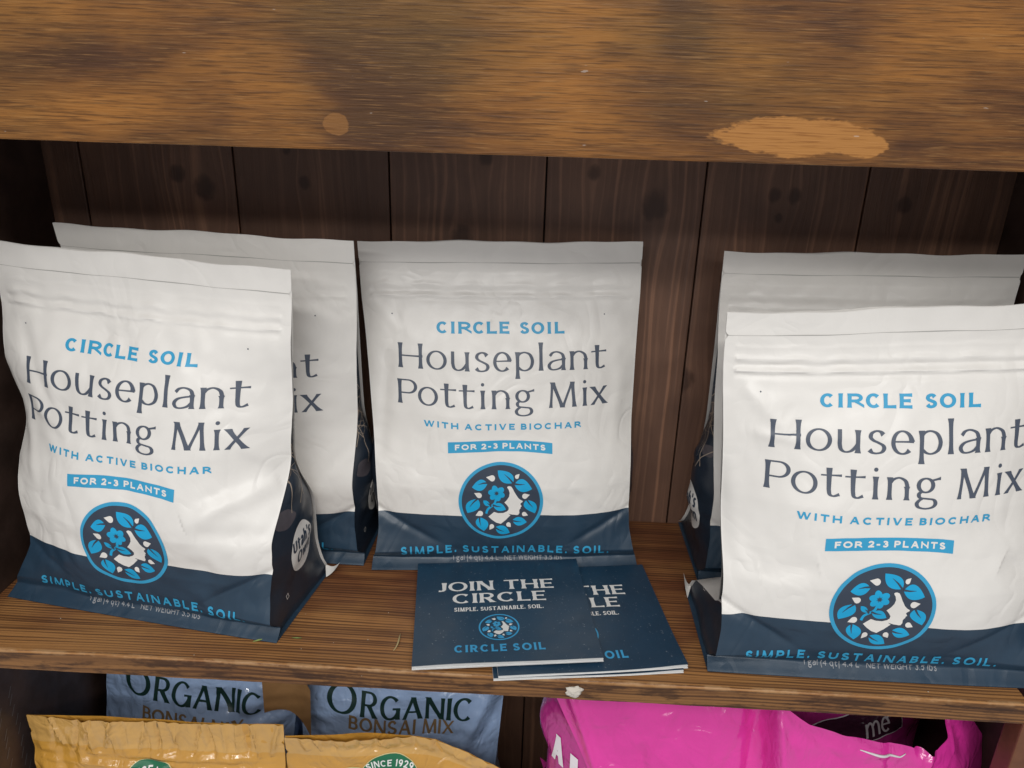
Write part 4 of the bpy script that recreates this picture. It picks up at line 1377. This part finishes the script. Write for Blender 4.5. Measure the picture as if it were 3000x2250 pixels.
# pale blue bonsai mix bags behind
for (lab, loc, rot, sd, tx, cr) in (
        ('pale blue organic bonsai mix bag behind the left golden bag, crumpled at its right', (-.3235, -.075, -.400), (rad(-2), rad(4.2), rad(-3)), 61, 0.0, ((.02, .19, .09, .26, .006, .012), (.03, .24, .06, .20, -.005, .008), (.05, .20, .10, .215, .005, .008), (-.02, .23, .03, .19, .002, .008))),
        ('pale blue organic bonsai mix bag behind the middle golden bag, lettering flat', (-.1075, -.078, -.400), (rad(-2), rad(3.2), rad(2)), 66, 0.0, ((.06, .17, .10, .27, .005, .008), (.08, .19, .105, .24, -.004, .008), (-.09, .25, -.08, .18, .002, .01)))):
    bz = .008 if sd == 66 else .0005
    pb_ = Pouch(H=.355, seed=sd, dx=.0, dy=.0, wscale=.86, noise=.0022, fine=.0005, corner=(0, 0), creases=cr)
    b_ = plain_bag('bonsai_mix_bag', lab, 'bonsai mix bag', 'pale blue bonsai mix bags on the lower shelf', loc, rot, pb_, (M_BBLUE, M_YEL), .80, side_mat=M_BBLUE)
    conform(pb_, word('O', -.060 + tx, .2175, .0290, width=.0310, wv=.17, wh=.08) + word('RGANIC', .0165 + tx, .2185, .0245, width=.1130, wv=.19, wh=.085, track=.10, flare=.2), M_DKGR, 'title_lettering', b_, .0006)
    conform(pb_, word('BONSAI MIX', .002 + tx, .1955 + bz, .0148, width=.1060, wv=.19, wh=.15, track=.12), M_BRN, 'subtitle_lettering', b_, .0006)
    n = 16
    aa = np.linspace(-.045, .045, n + 1)
    f_ = lambda x: .1835 - .003 * (x / .045) ** 2
    conform(pb_, [[(aa[i], f_(aa[i])), (aa[i + 1], f_(aa[i + 1])), (aa[i + 1], f_(aa[i + 1]) + .0012), (aa[i], f_(aa[i]) + .0012)] for i in range(n)], M_ROYAL, 'blue_rule', b_, .0006)
    conform(pb_, word('all natural', .004, .1790, .0055, width=.036, wv=.2, wh=.17, track=.2) if False else ellipse_list if False else [[(-.012, .177), (.012, .177), (.012, .1782), (-.012, .1782)]], M_ROYAL, 'small_print', b_, .0006)
    if sd == 61:
        vs = []
        for j in range(14):
            for i in range(14):
                a, b = i / 13, j / 13
                vs.append((.082 + .046 * a, -.046 + .012 * math.sin(a * 2.6) - .006 * b, .237 + .045 * b - .020 * a * (1 - b) - .010 * a * a + .008 * math.sin(a * 3)))
        mesh_obj('folded_corner', vs, grid_faces(14, 14), film('shade_browned_gold_film', (.36, .20, .085), .4, .15), b_)  # golden film browned so its colour carries the shade there

# magenta bag with a sagging open top
pk = empty('magenta_bag', (.226, -.155, -.400), (0, 0, 0), label='glossy magenta plastic bag with a sagging top on the lower shelf at right', cat='plastic bag')
pw1, pw2, pw3 = Waves(71, .05, .14, 10), Waves(72, .012, .04, 20), Waves(75, .02, .05, 10)


def pk_top(x):
    xs_ = [-.20, -.182, -.06, .003, .0252, .052, .079, .1173, .1325, .1505, .157, .172, .190]
    zs_ = [.372, .373, .374, .366, .343, .3304, .3196, .3077, .3144, .340, .346, .326, .311]
    return np.interp(x, xs_, zs_)


def pk_left(z):
    return np.interp(z, [0, .20, .27, .33, .38], [-.150, -.138, -.136, -.170, -.180])


def pk_right(z):
    return np.interp(z, [0, .2, .30, .33, .36, .38], [.206, .212, .206, .183, .165, .160])


def pk_f(x, z):
    v = z / .38
    y = -.055 - .018 * np.sin(np.pi * np.clip(v, 0, 1) ** 1.2) + .030 * np.clip((v - .55) / .45, 0, 1) ** 1.5
    u = (x - .01) / .19
    y = y + .035 * np.abs(u) ** 4
    y = y - .0028 * pw1(x, z) - .0004 * pw2(x, z)
    st = 1 / (1 + np.exp(-(x - .006 - .25 * (.37 - z) * .2) / .0018))
    y = y - st * (.020 - .026 * np.clip((x - .01) / .10, 0, 1)) + .007 * np.exp(-((x - .002) / .012) ** 2) * (1 - st)
    y = y - crease(x, z, (.006, .372, .014, .30, .004, .005)) + crease(x, z, (-.004, .36, -.006, .28, .004, .006))
    y = y - crease(x, z, (-.172, .376, -.13, .27, .005, .004)) - crease(x, z, (.02, .33, .16, .30, .003, .006))
    y = y + crease(x, z, (.13, .315, .17, .325, .005, .006)) - crease(x, z, (.135, .29, .15, .32, .004, .004)) - crease(x, z, (-.06, .37, -.09, .29, .0015, .004)) - crease(x, z, (-.03, .36, -.05, .27, .0015, .008))
    for sg in PKC:
        y = y - crease(x, z, sg)
    return y


PKC = []
rp = random.Random(31)
for ang, L_c in ((-2.0, .08), (-1.75, .09), (-1.45, .10), (-1.15, .07), (-.75, .09), (-.5, .12)):      # folds fanning out from the gathered top
    PKC.append((.006, .364, .006 + L_c * math.cos(ang), .364 + L_c * math.sin(ang), rp.choice((-1, 1)) * rp.uniform(.0015, .003), rp.uniform(.0018, .0035)))
for _ in range(16):
    xa, za, an, ln_ = rp.uniform(-.14, .17), rp.uniform(.26, .36), rp.uniform(-2.3, -.8), rp.uniform(.02, .055)
    PKC.append((xa, za, xa + ln_ * math.cos(an), za + ln_ * math.sin(an), rp.choice((-1, 1)) * rp.uniform(.0008, .0018), rp.uniform(.0014, .0028)))
PKC += [(.155, .345, .185, .29, -.006, .005), (.15, .34, .14, .285, .005, .004), (.165, .335, .172, .30, .004, .003)]
NU, NV = 190, 140
T = np.linspace(0, 1, NV)
U = np.linspace(0, 1, NU)
TT, UU = np.meshgrid(T, U, indexing='ij')
xq = pk_left(TT * .37) + (pk_right(TT * .37) - pk_left(TT * .37)) * UU
zt = pk_top(xq)
Zq = TT * zt
xq = pk_left(Zq) + (pk_right(Zq) - pk_left(Zq)) * UU
Yq = pk_f(xq, Zq)
mesh_obj('front_panel', np.stack([xq, Yq, Zq], -1).reshape(-1, 3), grid_faces(NU, NV), M_PINK, pk)
# back and left side
Yb = .045 - .035 * np.abs((xq - .01) / .19) ** 4 - .04 * np.clip(TT - .5, 0, 1)
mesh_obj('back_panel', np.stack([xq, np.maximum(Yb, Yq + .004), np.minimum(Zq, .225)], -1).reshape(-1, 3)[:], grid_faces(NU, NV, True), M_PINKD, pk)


def pk_side(w, z):
    g = np.clip((.335 - z) / .055, 0, 1)
    g = g * g * (3 - 2 * g)
    x0 = pk_left(z)
    return np.stack([x0 + .001 - (.004 + .034 * g) * np.sin(np.clip(w * 1.6, 0, 1) * np.pi / 2) + .030 * np.clip(w - .65, 0, 1) / .35, pk_f(x0, z) + .0008 + .052 * w, z], -1)


Wp, Zp = np.meshgrid(np.linspace(0, 1, 24), np.linspace(0, .372, 70))
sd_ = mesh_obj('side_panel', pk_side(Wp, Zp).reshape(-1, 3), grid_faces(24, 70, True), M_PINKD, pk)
# lettering fragment on the side
for chx, cx_, cz_, hgt, wid in (('A', -.1640, .266, .024, .0105), ('1', -.1500, .262, .018, .0065)):
    V, F = plan(word(chx, 0, 0, hgt, width=wid, wv=.34, wh=.16), cell=.002)
    z = cz_ + V[:, 1] - .35 * V[:, 0]
    g = np.clip((.335 - z) / .055, 0, 1)
    g = g * g * (3 - 2 * g)
    q = (pk_left(z) + .001 - (cx_ + V[:, 0])) / (.004 + .034 * g)
    w = np.arcsin(np.clip(q, .02, .98)) / (np.pi / 2) / 1.6
    P = pk_side(w, z) + np.array([-.0007, -.0009, 0])
    mesh_obj('side_letter', P, F, M_PINKW, sd_, smooth=False)
# rim
xr = np.linspace(.080, .122, 24)
zr = pk_top(xr)
yr = pk_f(xr, zr)
vs, fs = tube([(x, y - .0004, z + .0004) for x, y, z in zip(xr, yr, zr)], [.0004 + .0008 * math.sin(i / 23 * 3.1) for i in range(24)], 6)
mesh_obj('rim', vs, fs, M_PINKW, pk)
V, F = plan([ellipse(-.092, .236, .0130, .0150, 0, 24)], cell=.004)
mesh_obj('front_lettering', np.stack([V[:, 0], pk_f(V[:, 0], V[:, 1]) - .0008, V[:, 1]], -1), F, M_PINKW, pk)

# dark magenta bag behind it, with a plum label
po3 = Pouch(H=.36, seed=83, dx=.0, dy=.0, wscale=.72, noise=.003, fine=.0006, corner=(0, 0), creases=((-.03, .26, -.02, .33, .004, .004), (.02, .27, .0, .33, .003, .006)))
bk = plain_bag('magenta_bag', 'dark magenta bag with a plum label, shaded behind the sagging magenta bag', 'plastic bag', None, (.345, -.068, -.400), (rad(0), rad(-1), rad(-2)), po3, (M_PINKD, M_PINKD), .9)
lb = rotp([[(-.030, .224), (.062, .224), (.068, .253), (-.030, .253)]], .34, .030, .238)
lb2 = rotp([[(-.0310, .223), (.0628, .223), (.069, .254), (-.0310, .254)]], .34, .030, .238)
lo_ = conform(po3, lb2, M_PINKW, 'label_border', bk, .0005)
ll = conform(po3, lb, M_PLUM, 'label', bk, .0008) if False else conform(po3, lb, M_PLUM, 'label', lo_, .0008)
conform(po3, rotp(word('me', .038, .2270, .017, width=.025, wv=.16, wh=.1, slant=.25, track=.1), .34, .030, .238), M_PINKW, 'label_lettering', lo_, .0012)

# scratches on the dark left side of the unit
vs, fs = [], []
r2 = random.Random(2)
for zz in np.arange(-.20, -.085, .011):
    for yy_ in (-.222, -.205, -.188):
        y_, z_ = yy_ + r2.uniform(-.003, .003), zz + r2.uniform(-.002, .002)
        b = len(vs)
        vs += [(XL + .0004, y_ - .0030, z_ - .0040), (XL + .0004, y_ - .0024, z_ - .0043), (XL + .0004, y_ + .0030, z_ + .0040), (XL + .0004, y_ + .0025, z_ + .0042)]
        fs.append((b, b + 1, b + 2, b + 3))
mesh_obj('scratch_marks', vs, fs, film('grey_scratch', (.16, .15, .15), .4, .1), left_side, smooth=False, keep_world=False)
